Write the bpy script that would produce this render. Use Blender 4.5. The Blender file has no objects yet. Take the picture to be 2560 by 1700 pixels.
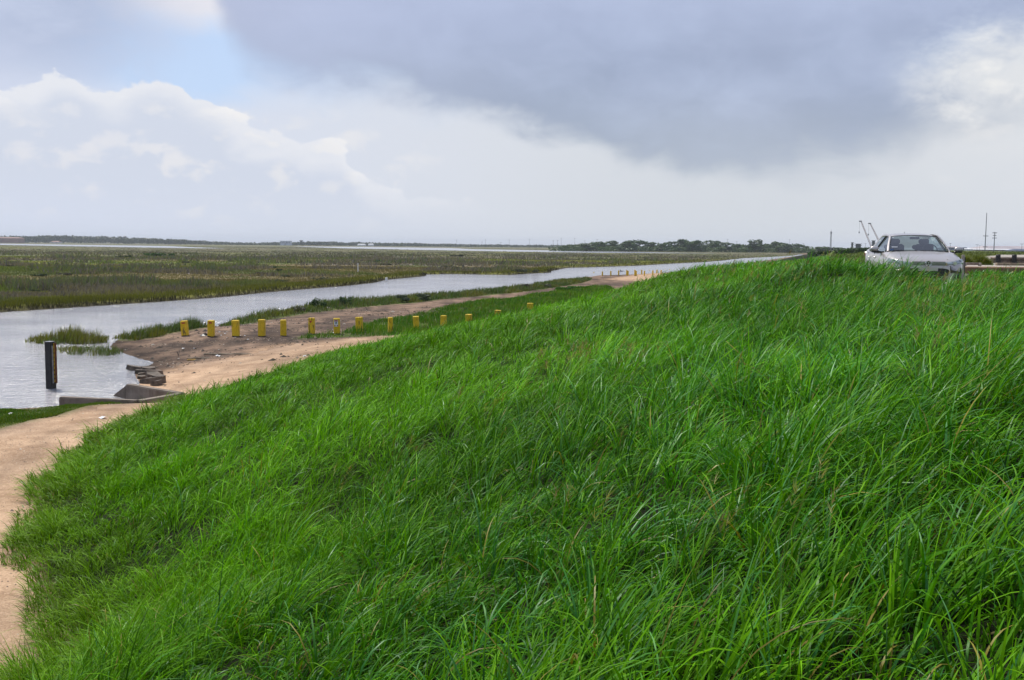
import bpy, bmesh, math, random
import numpy as np
from mathutils import Vector, Matrix

random.seed(11)
rng = np.random.default_rng(7)
S = bpy.context.scene
COL = S.collection
R = math.radians

# ------------------------------------------------------------------ camera
FPX, W0, H0 = 2600.0, 2560.0, 1700.0          # focal length in pixels of the 2560 x 1700 photograph
EYE = Vector((0.0, 0.0, 5.0))                 # 5 m above the canal
PITCH = math.atan((850 - 613) / FPX)
ROLL = R(0.49)
cam_d = bpy.data.cameras.new('camera')
cam = bpy.data.objects.new('camera', cam_d)
COL.objects.link(cam)
cam_d.sensor_width = 36.0
cam_d.lens = 36.0 * FPX / W0
cam_d.clip_start = 0.05
cam_d.clip_end = 30000
CAMROT = Matrix.Rotation(R(90) - PITCH, 3, 'X') @ Matrix.Rotation(ROLL, 3, 'Z')
cam.matrix_world = Matrix.Translation(EYE) @ CAMROT.to_4x4()
S.camera = cam


def ray(px, py):
    return (CAMROT @ Vector(((px - W0 / 2) / FPX, (H0 / 2 - py) / FPX, -1.0))).normalized()


def at(px, py, z=0.0):
    """point of the place at height z that the photograph shows at a pixel"""
    d = ray(px, py)
    return EYE + d * ((z - EYE.z) / d.z)


def atd(px, py, D):
    """point D metres ahead of the camera"""
    d = ray(px, py)
    return EYE + d * (D / d.y)


def ang(px, py):
    d = ray(px, py)
    return math.degrees(math.atan2(d.x, d.y)), math.degrees(math.asin(d.z))


# ------------------------------------------------------------------ exposure, sky, sun
EXPOSURE = 0.75
S.view_settings.view_transform = 'Standard'
S.view_settings.look = 'None'
S.view_settings.gamma = 1.0
S.view_settings.exposure = EXPOSURE
S.view_settings.use_curve_mapping = False
S.render.engine = 'CYCLES'
cy = S.cycles
cy.use_denoising = True
try:
    cy.denoiser = 'OPENIMAGEDENOISE'
    cy.denoising_input_passes = 'RGB_ALBEDO_NORMAL'
    cy.denoising_prefilter = 'ACCURATE'
except Exception:
    pass
cy.max_bounces = 7
cy.diffuse_bounces = 1
cy.glossy_bounces = 3
cy.transmission_bounces = 5
cy.transparent_max_bounces = 8
cy.volume_bounces = 0
cy.caustics_reflective = False
cy.caustics_refractive = False

SUN_AZ, SUN_EL = R(-38.0), R(56.0)            # azimuth from +Y towards +X
world = bpy.data.worlds.new('World')
S.world = world
world.use_nodes = True
wt = world.node_tree
wt.nodes.clear()


class NT:
    def __init__(self, tree):
        self.t = tree

    def n(self, kind, **kw):
        nd = self.t.nodes.new(kind)
        for k, v in kw.items():
            setattr(nd, k, v)
        return nd

    def put(self, sock, v):
        if isinstance(v, bpy.types.NodeSocket):
            self.t.links.new(v, sock)
        elif v is not None:
            try:
                sock.default_value = v
            except Exception:
                sock.default_value = (*v, 1.0)

    def m(self, op, a, b=None, c=None, clamp=False):
        nd = self.n('ShaderNodeMath', operation=op, use_clamp=clamp)
        for i, v in enumerate((a, b, c)):
            self.put(nd.inputs[i], v)
        return nd.outputs[0]

    def mix(self, f, a, b, mode='MIX'):
        nd = self.n('ShaderNodeMix', data_type='RGBA', blend_type=mode)
        self.put(nd.inputs[0], f)
        self.put(nd.inputs[6], a)
        self.put(nd.inputs[7], b)
        return nd.outputs[2]

    def smooth(self, x, lo, hi, a=0.0, b=1.0):
        nd = self.n('ShaderNodeMapRange', interpolation_type='SMOOTHSTEP')
        for i, v in enumerate((x, lo, hi, a, b)):
            self.put(nd.inputs[i], v)
        return nd.outputs[0]

    def lin(self, x, lo, hi, a=0.0, b=1.0):
        nd = self.n('ShaderNodeMapRange')
        for i, v in enumerate((x, lo, hi, a, b)):
            self.put(nd.inputs[i], v)
        return nd.outputs[0]

    def noise(self, vec, scale, detail=4, rough=0.5, dist=0.0, dim='3D'):
        nd = self.n('ShaderNodeTexNoise', noise_dimensions=dim)
        self.put(nd.inputs['Vector'], vec)
        nd.inputs['Scale'].default_value = scale
        nd.inputs['Detail'].default_value = detail
        nd.inputs['Roughness'].default_value = rough
        nd.inputs['Distortion'].default_value = dist
        return nd.outputs[0]

    def curve(self, x, pts):
        nd = self.n('ShaderNodeFloatCurve')
        self.put(nd.inputs['Value'], x)
        c = nd.mapping.curves[0]
        while len(c.points) < len(pts):
            c.points.new(0.5, 0.5)
        for p, (a, b) in zip(c.points, pts):
            p.location = (a, b)
        nd.mapping.use_clip = False
        nd.mapping.update()
        return nd.outputs[0]


w = NT(wt)
tc = w.n('ShaderNodeTexCoord')
DIR = tc.outputs['Generated']
sep = w.n('ShaderNodeSeparateXYZ')
wt.links.new(DIR, sep.inputs[0])
AZ = w.m('MULTIPLY', w.m('ARCTAN2', sep.outputs[0], sep.outputs[1]), 57.29578)
EL = w.m('MULTIPLY', w.m('ARCSINE', sep.outputs[2]), 57.29578)
mp = w.n('ShaderNodeMapping')
wt.links.new(DIR, mp.inputs[0])
mp.inputs['Scale'].default_value = (1, 1, 1.7)
DV = mp.outputs[0]
sky = w.n('ShaderNodeTexSky', sky_type='NISHITA', sun_disc=False)
sky.sun_elevation = SUN_EL
sky.sun_rotation = SUN_AZ
sky.air_density = 1.0
sky.dust_density = 1.5
K = 10.0 / 2 ** EXPOSURE                      # cloud radiance as displayed -> value in front of Background strength 0.1


def ck(r, g, b):
    return (r * K, g * K, b * K, 1.0)


n_big = w.m('SUBTRACT', w.noise(DV, 5.0, 5, 0.52), 0.5)
n_med = w.m('SUBTRACT', w.noise(DV, 13.0, 6, 0.58, 0.4), 0.5)
n_fine = w.m('SUBTRACT', w.noise(DV, 30.0, 6, 0.62, 0.3), 0.5)
# billows: rounded cells of two sizes
voro = w.n('ShaderNodeTexVoronoi', feature='SMOOTH_F1')
mv = w.n('ShaderNodeMapping')
wv = w.n('ShaderNodeVectorMath', operation='MULTIPLY_ADD')
nv = w.n('ShaderNodeTexNoise')
wt.links.new(DV, nv.inputs['Vector'])
nv.inputs['Scale'].default_value = 22
nv.inputs['Detail'].default_value = 5
wt.links.new(nv.outputs['Color'], wv.inputs[0])
wv.inputs[1].default_value = (0.05, 0.05, 0.05)
wt.links.new(DV, wv.inputs[2])
wt.links.new(wv.outputs[0], voro.inputs['Vector'])
voro.inputs['Scale'].default_value = 26
voro.inputs['Smoothness'].default_value = 0.35
billow = w.m('SUBTRACT', 0.5, voro.outputs['Distance'])


def ell(px, py, rx, ry, soft=0.5, n=None, amp=0.0):
    a0, e0 = ang(px, py)
    ra, re = rx / FPX * 57.3, ry / FPX * 57.3
    dx = w.m('DIVIDE', w.m('SUBTRACT', AZ, a0), ra)
    dy = w.m('DIVIDE', w.m('SUBTRACT', EL, e0), re)
    d = w.m('SQRT', w.m('ADD', w.m('MULTIPLY', dx, dx), w.m('MULTIPLY', dy, dy)))
    if n is not None:
        d = w.m('MULTIPLY_ADD', n, -amp, d)
    return w.smooth(d, 1.0 + soft, 1.0 - soft)


def edge(pts, right, left):
    """cloud edge as elevation over azimuth, continued level outside the view"""
    ps = [(-120.0, left)] + [ang(*p) for p in pts] + [(120.0, right)]
    ps = [((a + 120) / 240.0, e / 30.0) for a, e in ps]
    x = w.m('DIVIDE', w.m('ADD', AZ, 120.0), 240.0)
    return w.m('MULTIPLY', w.curve(x, ps), 30.0)


# clear sky, then thin veil, then the cloud masses
col = w.mix(0.85, sky.outputs[0], ck(0.50, 0.645, 0.90))
veil = w.m('SUBTRACT', w.smooth(w.m('MULTIPLY_ADD', n_big, 9.0, EL), 12.5, 6.0), w.m('MULTIPLY', ell(420, 130, 230, 105, 0.6, n_med, 1.4), 0.85), clamp=True)
veil_c = w.mix(w.smooth(AZ, -30.0, 12.0), ck(0.70, 0.755, 0.90), ck(0.715, 0.745, 0.79))
col = w.mix(veil, col, veil_c)
# high white streak in the gap
col = w.mix(ell(470, -10, 230, 60, 0.6, n_med, 1.6), col, ck(0.80, 0.80, 0.87))
# grey cloud at the upper left
col = w.mix(w.m('MULTIPLY', ell(95, 20, 250, 150, 0.62, n_med, 1.5), 0.92), col,
            w.mix(w.smooth(n_med, -0.2, 0.25), ck(0.45, 0.515, 0.69), ck(0.57, 0.63, 0.80)))
# far cumulus bank on the left, sunlit along its top
cedge = edge([(0, 205), (70, 205), (120, 172), (160, 160), (235, 192), (290, 214), (345, 187), (405, 180), (455, 205), (520, 242),
              (600, 300), (700, 330), (830, 350), (900, 420), (1000, 470), (1300, 500)], 3.0, 7.0)
disp = w.m('ADD', w.m('ADD', w.m('MULTIPLY', billow, 1.5), w.m('MULTIPLY', n_fine, 1.35)), w.m('MULTIPLY', n_med, 0.9))
depth = w.m('SUBTRACT', w.m('ADD', cedge, disp), EL)
cm = w.m('MULTIPLY', w.m('MULTIPLY', w.smooth(depth, 0.05, 0.28), w.smooth(AZ, 1.0, -9.0)), w.m('SUBTRACT', 1.0, ell(165, 138, 55, 26, 0.5)))
rim = w.smooth(depth, 2.1, 0.35)
puff = w.smooth(w.m('ADD', w.m('MULTIPLY', billow, 0.8), w.m('MULTIPLY', n_fine, 1.5)), 0.02, 0.42)
body = w.mix(w.m('MULTIPLY', puff, w.smooth(EL, 1.5, 6.0, 0.12, 0.5)), ck(0.66, 0.71, 0.825), ck(0.83, 0.835, 0.87))
cc = w.mix(w.m('MULTIPLY', rim, w.m('MULTIPLY_ADD', puff, 0.5, 0.5)), body, ck(0.96, 0.95, 0.95))
col = w.mix(w.m('MULTIPLY', cm, w.smooth(EL, 0.4, 4.0, 0.25, 1.0)), col, cc)
# lower sunlit puffs in the middle distance
p2 = w.m('MULTIPLY', ell(700, 400, 300, 120, 0.55, n_med, 2.2), w.smooth(w.m('ADD', billow, w.m('MULTIPLY', n_fine, 1.8)), -0.02, 0.42))
col = w.mix(w.m('MULTIPLY', p2, 0.6), col, ck(0.85, 0.845, 0.86))
p3 = w.m('MULTIPLY', ell(250, 415, 230, 85, 0.6, n_med, 2.2), w.smooth(w.m('ADD', billow, w.m('MULTIPLY', n_fine, 1.8)), 0.05, 0.42))
col = w.mix(w.m('MULTIPLY', p3, 0.5), col, ck(0.83, 0.825, 0.86))
# bright cloud at the right
p4 = ell(2540, 210, 240, 150, 0.8, w.m('ADD', n_med, w.m('MULTIPLY', n_fine, 0.6)), 1.5)
white_r = w.mix(w.smooth(w.m('ADD', billow, n_fine), 0.0, 0.45), ck(0.76, 0.78, 0.81), ck(0.87, 0.87, 0.865))
col = w.mix(p4, col, white_r)
# the dark rain cloud
bedge = edge([(430, -300), (500, -90), (560, 70), (610, 165), (700, 207), (900, 238), (1100, 280), (1300, 318), (1420, 335), (1500, 362), (1545, 398), (1640, 412), (1800, 428),
              (1950, 438), (2080, 428), (2200, 392), (2330, 352), (2480, 322), (2640, 300)], 8.0, 26.0)
bd = w.m('SUBTRACT', w.m('ADD', EL, w.m('ADD', w.m('ADD', w.m('MULTIPLY', n_med, 3.0), w.m('MULTIPLY', n_fine, 0.9)), w.m('MULTIPLY', billow, 0.5))), w.m('SUBTRACT', bedge, 0.35))
softn = w.m('ADD', w.smooth(AZ, -17.0, 4.0, 2.6, 1.5), w.smooth(AZ, 8.0, 18.0, 0.0, 0.9))
bm_ = w.smooth(w.m('DIVIDE', bd, softn), -0.3, 1.0)
hole = w.m('MULTIPLY', ell(2560, 178, 235, 100, 0.75, w.m('ADD', n_med, n_fine), 1.6), w.smooth(AZ, 18.5, 22.0))
bm_ = w.m('MULTIPLY', bm_, w.m('SUBTRACT', 1.0, hole))
streak = w.smooth(w.m('ADD', n_big, w.m('MULTIPLY', n_med, 0.7)), -0.28, 0.28)
bc = w.mix(streak, ck(0.335, 0.40, 0.555), ck(0.45, 0.525, 0.71))
bc = w.mix(w.smooth(bd, 5.0, 0.3), bc, ck(0.335, 0.40, 0.525))
bc = w.mix(w.smooth(EL, 8.0, 15.0, 0.0, 0.55), bc, ck(0.49, 0.55, 0.76))
bc = w.mix(w.smooth(AZ, 6.0, -16.0, 0.0, 0.55), bc, ck(0.52, 0.575, 0.78))
col = w.mix(w.m('MULTIPLY', bm_, 0.96), col, bc)
# rain shaft and pale murk under it
shaft = w.m('MULTIPLY', ell(1820, 500, 420, 190, 0.8), 0.36)
col = w.mix(shaft, col, ck(0.60, 0.645, 0.70))
# below the horizon
col = w.mix(w.smooth(EL, -0.5, -3.0), col, ck(0.30, 0.32, 0.30))
bg = w.n('ShaderNodeBackground')
wt.links.new(col, bg.inputs[0])
bg.inputs[1].default_value = 0.1
wo = w.n('ShaderNodeOutputWorld')
wt.links.new(bg.outputs[0], wo.inputs[0])
try:
    world.cycles.sampling_method = 'MANUAL'
    world.cycles.sample_map_resolution = 1024
except Exception:
    pass

sun_d = bpy.data.lights.new('sun', 'SUN')
sun_d.energy = 2.9
sun_d.angle = R(11)
sun_d.color = (1.0, 0.95, 0.86)
sun = bpy.data.objects.new('sun', sun_d)
COL.objects.link(sun)
sv = Vector((math.sin(SUN_AZ) * math.cos(SUN_EL), math.cos(SUN_AZ) * math.cos(SUN_EL), math.sin(SUN_EL)))
sun.rotation_euler = (-sv).to_track_quat('-Z', 'Y').to_euler()


# ------------------------------------------------------------------ helpers
def tag(o, label=None, cat=None, group=None, kind=None):
    if label:
        o['label'] = label
    if cat:
        o['category'] = cat
    if group:
        o['group'] = group
    if kind or cat:
        o['kind'] = kind or 'thing'
    return o


def link(name, me, mat=None, parent=None, loc=None):
    o = bpy.data.objects.new(name, me)
    COL.objects.link(o)
    if mat is not None and me is not None and len(me.materials) == 0:
        me.materials.append(mat)
    if parent is not None:
        o.parent = parent
    if loc is not None:
        o.location = loc
    return o


def empty(name, loc=(0, 0, 0), rz=0.0):
    o = bpy.data.objects.new(name, None)
    COL.objects.link(o)
    o.location = loc
    o.rotation_euler = (0, 0, rz)
    return o


def copy_tree(o, parent=None):
    c = o.copy()
    COL.objects.link(c)
    c.parent = parent
    for ch in list(o.children):
        copy_tree(ch, c)
    return c


def pymesh(name, verts, faces, smooth=False):
    me = bpy.data.meshes.new(name)
    me.from_pydata([tuple(v) for v in verts], [], faces)
    if smooth:
        me.polygons.foreach_set('use_smooth', [True] * len(me.polygons))
    me.update()
    return me


def npmesh(name, verts, loops, sizes, colors=None, smooth=True):
    me = bpy.data.meshes.new(name)
    nv_, nl, nf = len(verts), len(loops), len(sizes)
    me.vertices.add(nv_)
    me.vertices.foreach_set('co', np.ascontiguousarray(verts, dtype=np.float32).ravel())
    me.loops.add(nl)
    me.loops.foreach_set('vertex_index', np.ascontiguousarray(loops, dtype=np.int32))
    me.polygons.add(nf)
    st = np.zeros(nf, dtype=np.int32)
    st[1:] = np.cumsum(sizes)[:-1]
    me.polygons.foreach_set('loop_start', st)
    if smooth:
        me.polygons.foreach_set('use_smooth', np.ones(nf, dtype=bool))
    me.update(calc_edges=True)
    if colors is not None:
        a = me.color_attributes.new('Col', 'FLOAT_COLOR', 'POINT')
        c4 = np.ones((nv_, 4), dtype=np.float32)
        c4[:, :3] = colors
        a.data.foreach_set('color', c4.ravel())
    return me


class MB:
    """collects simple solids into one mesh"""

    def __init__(self):
        self.v, self.f = [], []

    def box(self, c, s, rot=None, taper=1.0, bev=0.0):
        x, y, z = s[0] / 2, s[1] / 2, s[2] / 2
        if bev <= 0:
            vs = [(-x, -y, -z), (x, -y, -z), (x, y, -z), (-x, y, -z)] + [(a * taper, b * taper, z) for a, b in ((-x, -y), (x, -y), (x, y), (-x, y))]
            fs = [(3, 2, 1, 0), (4, 5, 6, 7), (0, 1, 5, 4), (1, 2, 6, 5), (2, 3, 7, 6), (3, 0, 4, 7)]
        else:
            b = bev
            vs, fs = [], []
            for (zz, ins) in ((-z, b), (-z + b, 0), (z - b, 0), (z, b)):
                xx, yy = x - ins, y - ins
                bb = b if ins == 0 else b * 0.4
                vs += [(-xx + bb, -yy, zz), (xx - bb, -yy, zz), (xx, -yy + bb, zz), (xx, yy - bb, zz), (xx - bb, yy, zz), (-xx + bb, yy, zz), (-xx, yy - bb, zz), (-xx, -yy + bb, zz)]
            for k in range(3):
                for i in range(8):
                    j = (i + 1) % 8
                    fs.append((k * 8 + i, k * 8 + j, k * 8 + 8 + j, k * 8 + 8 + i))
            fs.append(tuple(range(7, -1, -1)))
            fs.append(tuple(range(24, 32)))
        self.add(vs, fs, c, rot)
        return self

    def add(self, vs, fs, c=(0, 0, 0), rot=None):
        o = len(self.v)
        c = Vector(c)
        for p in vs:
            p = Vector(p)
            if rot is not None:
                p = rot @ p
            self.v.append(p + c)
        self.f += [tuple(i + o for i in f) for f in fs]

    def tube(self, p0, p1, r0, r1=None, n=8, cap=True):
        r1 = r0 if r1 is None else r1
        p0, p1 = Vector(p0), Vector(p1)
        d = (p1 - p0).normalized()
        a = d.orthogonal().normalized()
        b = d.cross(a)
        vs = []
        for p, r in ((p0, r0), (p1, r1)):
            for i in range(n):
                t = 2 * math.pi * i / n
                vs.append(p + a * (r * math.cos(t)) + b * (r * math.sin(t)))
        fs = [(i, (i + 1) % n, n + (i + 1) % n, n + i) for i in range(n)]
        if cap:
            fs += [tuple(range(n - 1, -1, -1)), tuple(range(n, 2 * n))]
        self.add(vs, fs)
        return self

    def beam(self, p0, p1, wx, wz):
        """square bar from p0 to p1"""
        p0, p1 = Vector(p0), Vector(p1)
        d = (p1 - p0)
        L = d.length
        q = d.to_track_quat('Y', 'Z').to_matrix()
        self.box((p0 + p1) / 2, (wx, L, wz), q)
        return self

    def mesh(self, name, smooth=False):
        return pymesh(name, self.v, self.f, smooth)

    def build(self, name, mat, parent=None, smooth=False, loc=None):
        return link(name, self.mesh(name, smooth), mat, parent, loc)


# value noise on the plane
def _hash(ix, iy, s):
    h = (ix.astype(np.int64) * 374761393 + iy.astype(np.int64) * 668265263 + s * 974634777) & 0x7fffffff
    h = ((h ^ (h >> 13)) * 1274126177) & 0x7fffffff
    return ((h ^ (h >> 16)) & 0xffffff) / float(0xffffff)


def vnoise(x, y, s=0):
    ix, iy = np.floor(x), np.floor(y)
    fx, fy = x - ix, y - iy
    fx, fy = fx * fx * (3 - 2 * fx), fy * fy * (3 - 2 * fy)
    a, b = _hash(ix, iy, s), _hash(ix + 1, iy, s)
    c, d = _hash(ix, iy + 1, s), _hash(ix + 1, iy + 1, s)
    return (a * (1 - fx) + b * fx) * (1 - fy) + (c * (1 - fx) + d * fx) * fy


def fbm(x, y, s=0, o=4):
    r, amp, tot = 0, 1.0, 0
    for k in range(o):
        r = r + amp * vnoise(x * 2 ** k + 17.3 * k, y * 2 ** k - 9.1 * k, s + k)
        tot += amp
        amp *= 0.5
    return r / tot


def sstep(x, a, b):
    t = np.clip((x - a) / (b - a), 0, 1)
    return t * t * (3 - 2 * t)


def poly_sd(x, y, P):
    """signed distance to polygon, positive inside"""
    P = np.asarray(P, dtype=float)
    x = np.asarray(x, dtype=float)
    y = np.asarray(y, dtype=float)
    d2 = np.full(x.shape, 1e18)
    ins = np.zeros(x.shape, dtype=bool)
    n = len(P)
    for i in range(n):
        ax, ay = P[i]
        bx, by = P[(i + 1) % n]
        ex, ey = bx - ax, by - ay
        t = np.clip(((x - ax) * ex + (y - ay) * ey) / (ex * ex + ey * ey + 1e-12), 0, 1)
        d2 = np.minimum(d2, (x - ax - t * ex) ** 2 + (y - ay - t * ey) ** 2)
        if ay != by:
            c = ((ay > y) != (by > y)) & (x < (bx - ax) * (y - ay) / (by - ay) + ax)
            ins ^= c
    return np.where(ins, 1, -1) * np.sqrt(d2)


def gpoly(pts, z=0.0):
    return [tuple(at(a, b, z).xy) for a, b in pts]


# ------------------------------------------------------------------ the lie of the land
LEFT_BANK = [(-500, 812), (0, 781), (135, 772), (271, 763), (407, 754), (542, 744), (678, 730), (798, 720), (869, 714.5), (937, 706.5), (964, 700), (1010, 695.5),
             (1064, 690.5), (1066, 686), (1141, 685.2), (1208, 686.6), (1276, 687.6), (1327, 684), (1378, 681.5), (1376, 678), (1396, 674), (1418, 669.6), (1469, 668.6), (1587, 664.6),
             (1689, 658.6), (1757, 655.4), (1807, 651.4), (1858, 645.6), (1926, 642.4), (1984, 639), (2000, 636)]
RIGHT_BANK = [(-500, 1130), (-150, 1050), (0, 1036), (80, 1032), (150, 1024), (250, 1018), (345, 1012), (425, 998), (392, 985), (350, 975), (348, 955), (335, 937), (340, 925), (362, 914),
              (392, 907), (352, 898), (322, 888), (293, 877), (272, 867), (283, 857), (298, 846), (330, 841), (400, 834), (470, 829), (520, 826), (543, 812), (590, 801), (671, 790), (725, 777),
              (780, 767), (882, 764), (970, 753), (1040, 746), (1090, 744), (1239, 731), (1307, 721), (1374, 711), (1442, 703), (1469, 699), (1445, 693.5),
              (1483, 694), (1544, 692), (1645, 686), (1700, 681), (1757, 674), (1850, 660), (1950, 645.5), (2012, 637)]
CANAL = gpoly(LEFT_BANK + RIGHT_BANK[::-1])
POND = gpoly([(-400, 607), (0, 609), (200, 612), (417, 615.2), (470, 617.6), (566, 621.2), (380, 619), (200, 616), (0, 612.4), (-400, 609)])
BAY = gpoly([(734, 616.0), (900, 617), (1124, 620), (1180, 622.8), (1500, 628), (1655, 631), (1800, 633.5), (1500, 632), (1276, 628.8), (1039, 624.4), (852, 620.6)])
DU = R(17.3)
SU, CU = math.sin(DU), math.cos(DU)
VT = np.array([(-60, 9), (-5, 8), (3, 6.9), (8.9, 7.8), (12, 11.3), (15.5, 14.0), (19.5, 16.1), (25.7, 18.0), (37.8, 19.6), (60, 19.9), (200, 20), (900, 21)])
VC = np.array([(-60, -2.6), (0, -2.6), (12, -0.8), (25, 1.0), (40, 2.0), (900, 2.0)])
VMID = np.array([(-50, 45), (100, 45), (200, 42), (400, 36), (700, 28), (1000, 24), (9000, 24)])


def uv(x, y):
    return x * SU + y * CU, -x * CU + y * SU


def ground_z(x, y, parts=False):
    x = np.asarray(x, dtype=float)
    y = np.asarray(y, dtype=float)
    u, v = uv(x, y)
    vt, vc = np.interp(u, VT[:, 0], VT[:, 1]), np.interp(u, VC[:, 0], VC[:, 1])
    vmid = np.interp(u, VMID[:, 0], VMID[:, 1])
    sdw = -poly_sd(x, y, CANAL)
    far = np.hypot(x, y) > 500
    sdp = np.full(x.shape, 1e3)
    if far.any():
        sdp[far] = -np.maximum(poly_sd(x[far], y[far], POND), poly_sd(x[far], y[far], BAY))
    marsh = v > vmid
    n1 = fbm(x / 9.0, y / 9.0, 3) - 0.5
    n2 = fbm(x / 1.3, y / 1.3, 5, 3) - 0.5
    zm = np.where(sdw > 0, (0.26 - 0.16 * sstep(np.hypot(x, y), 350, 650)) * sstep(sdw, 0, 0.9), -0.6 * sstep(-sdw, 0, 2.0)) + np.where(sdw > 0, 0.14 * n1 + 0.05 * n2, 0) * sstep(sdw, 0, 3)
    zm = np.where(sdp < 0, -0.5 * sstep(-sdp, 0, 8), zm * sstep(sdp, 0, 60))
    wide = 7.0 - 5.0 * sstep(y, 48, 60) - 4.5 * sstep(-y, -33, -27)
    wide = np.where(y > 56, 3.5, wide)
    zr = np.where(sdw > 0, 0.5 * sstep(sdw, 0, wide) ** 0.8, -0.6 * sstep(-sdw, 0, 2.0)) + np.where(sdw > 0, 0.10 * n1 + 0.035 * n2, 0) * sstep(sdw, 0, 2)
    low = np.where(marsh, zm, zr)
    t = np.clip((v - vc) / (vt - vc), 0, 1)
    Sx = 0.34 * t + 0.66 * t ** 1.45
    crest = 3.95 + 0.10 * sstep(np.abs(v - vc), 5, 0) * sstep(u, 18, 30) + 0.12 * n1 * sstep(np.hypot(x, y), 3, 12)
    crest = crest - 0.42 * sstep(u, 50, 95) * sstep(v, -5, 0)
    inland = sstep(-v, 60, 200)
    crest = crest * (1 - 0.25 * inland)
    z = crest * (1 - Sx) + low * Sx
    z = z + 0.42 * sstep(np.hypot((x - 7.7) * 0.75, y - 24.1), 2.6, 0.3) * sstep(x, 10.9, 9.5)
    z = z - 0.26 * sstep(np.hypot((u - 40) / 15.0, (v - 13) / 5.5), 1.0, 0.0)
    z = z + 0.55 * sstep(np.hypot((u - 50) / 16.0, (v - 6.3) / 6.0), 1.0, 0.0)
    z = z + 0.18 * n1 * np.sin(np.pi * t) * (t > 0) * (t < 1)
    if parts:
        return z, t, u, v, vt, vc, marsh, sdw, sdp
    return z


def gz(x, y):
    return float(ground_z(np.array([x]), np.array([y]))[0])


def on_ground(px, py, guess=0.4):
    p = at(px, py, guess)
    for _ in range(6):
        p = at(px, py, gz(p.x, p.y))
    return p


V_BANK = gpoly([(548, 819), (630, 818), (693, 808), (774, 794), (861, 783), (969, 772), (1040, 766), (1100, 758), (1240, 745), (1300, 739), (1380, 727), (1440, 717), (1478, 706),
                (1472, 699), (1442, 703), (1374, 711), (1307, 721), (1239, 731), (1090, 744), (1040, 746), (970, 753), (882, 764), (780, 767), (725, 777), (671, 790), (590, 801), (543, 812)], 0.2)
V_GREEN = gpoly([(740, 849), (775, 839), (850, 834), (905, 814), (940, 801), (1060, 784), (1085, 773), (1180, 758), (1300, 743), (1420, 723), (1480, 718), (1525, 717), (1540, 724), (1480, 750), (1330, 830), (1150, 850),
                 (1050, 838), (960, 843), (840, 848)], 0.45)
V_VERGE = gpoly([(-400, 1110), (-150, 1052), (0, 1036), (80, 1032), (150, 1018), (300, 1006), (372, 1000), (330, 1011), (235, 1025), (170, 1042), (90, 1060), (0, 1086), (-150, 1125), (-400, 1190)], 0.4)
V_CLUMP = gpoly([(292, 842), (335, 850), (400, 848), (450, 842), (520, 838), (522, 827), (400, 833), (300, 838)], 0.1)
ISLE_1 = gpoly([(72, 856), (110, 861), (200, 862), (276, 858), (278, 848), (180, 846), (90, 849)], 0.0)
ISLE_2 = gpoly([(146, 874), (160, 888), (240, 893), (300, 889), (308, 884), (240, 872), (170, 866)], 0.0)
CREST_ROAD = gpoly([(2150, 705), (2215, 731), (2300, 734), (2400, 733), (2406, 705), (2412, 676), (2600, 676), (2800, 680), (2800, 645), (2560, 637), (2505, 637), (2450, 642), (2478, 661), (2420, 668), (2300, 668), (2200, 672)], 3.95)
TAN = np.array([(-60, 17.5), (10, 17.5), (20, 19.4), (24.5, 19.4), (27, 22.5), (30, 25), (36, 24.3), (45, 22.2), (54, 21), (62, 19), (130, 19), (138, 30), (175, 30), (185, 19), (900, 19)])


# ------------------------------------------------------------------ materials
def newmat(name):
    m = bpy.data.materials.new(name)
    m.use_nodes = True
    m.node_tree.nodes.clear()
    return m, NT(m.node_tree)


def finish(t, shader):
    o = t.n('ShaderNodeOutputMaterial')
    t.t.links.new(shader, o.inputs['Surface'])


def principled(t, col, rough=0.6, spec=0.5, metal=0.0, normal=None, **kw):
    p = t.n('ShaderNodeBsdfPrincipled')
    t.put(p.inputs['Base Color'], col)
    t.put(p.inputs['Roughness'], rough)
    t.put(p.inputs['Specular IOR Level'], spec)
    t.put(p.inputs['Metallic'], metal)
    if normal is not None:
        t.put(p.inputs['Normal'], normal)
    for k, v_ in kw.items():
        t.put(p.inputs[k], v_)
    return p.outputs[0]


def bump(t, h, strength=0.3, dist=0.02, normal=None):
    b = t.n('ShaderNodeBump')
    b.inputs['Strength'].default_value = strength
    b.inputs['Distance'].default_value = dist
    t.put(b.inputs['Height'], h)
    if normal is not None:
        t.put(b.inputs['Normal'], normal)
    return b.outputs[0]


def simple(name, c, rough=0.6, spec=0.5, metal=0.0, var=0.25, scale=6.0, bmp=0.0, bscale=30.0, dark=None):
    """paint or stone with broad blotches and fine grain of its own"""
    m, t = newmat(name)
    co = t.n('ShaderNodeTexCoord').outputs['Object']
    a = t.noise(co, scale, 5, 0.6)
    c2 = dark if dark else tuple(x * (1 - var) for x in c)
    colr = t.mix(t.smooth(a, 0.35, 0.65), (*c2, 1), (*c, 1))
    nrm = None
    if bmp > 0:
        nrm = bump(t, t.noise(co, bscale, 5, 0.6), bmp, 0.01)
    finish(t, principled(t, colr, rough, spec, metal, nrm))
    return m


def attr(t, name='Col'):
    a = t.n('ShaderNodeAttribute', attribute_name=name)
    return a.outputs['Color']


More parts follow.
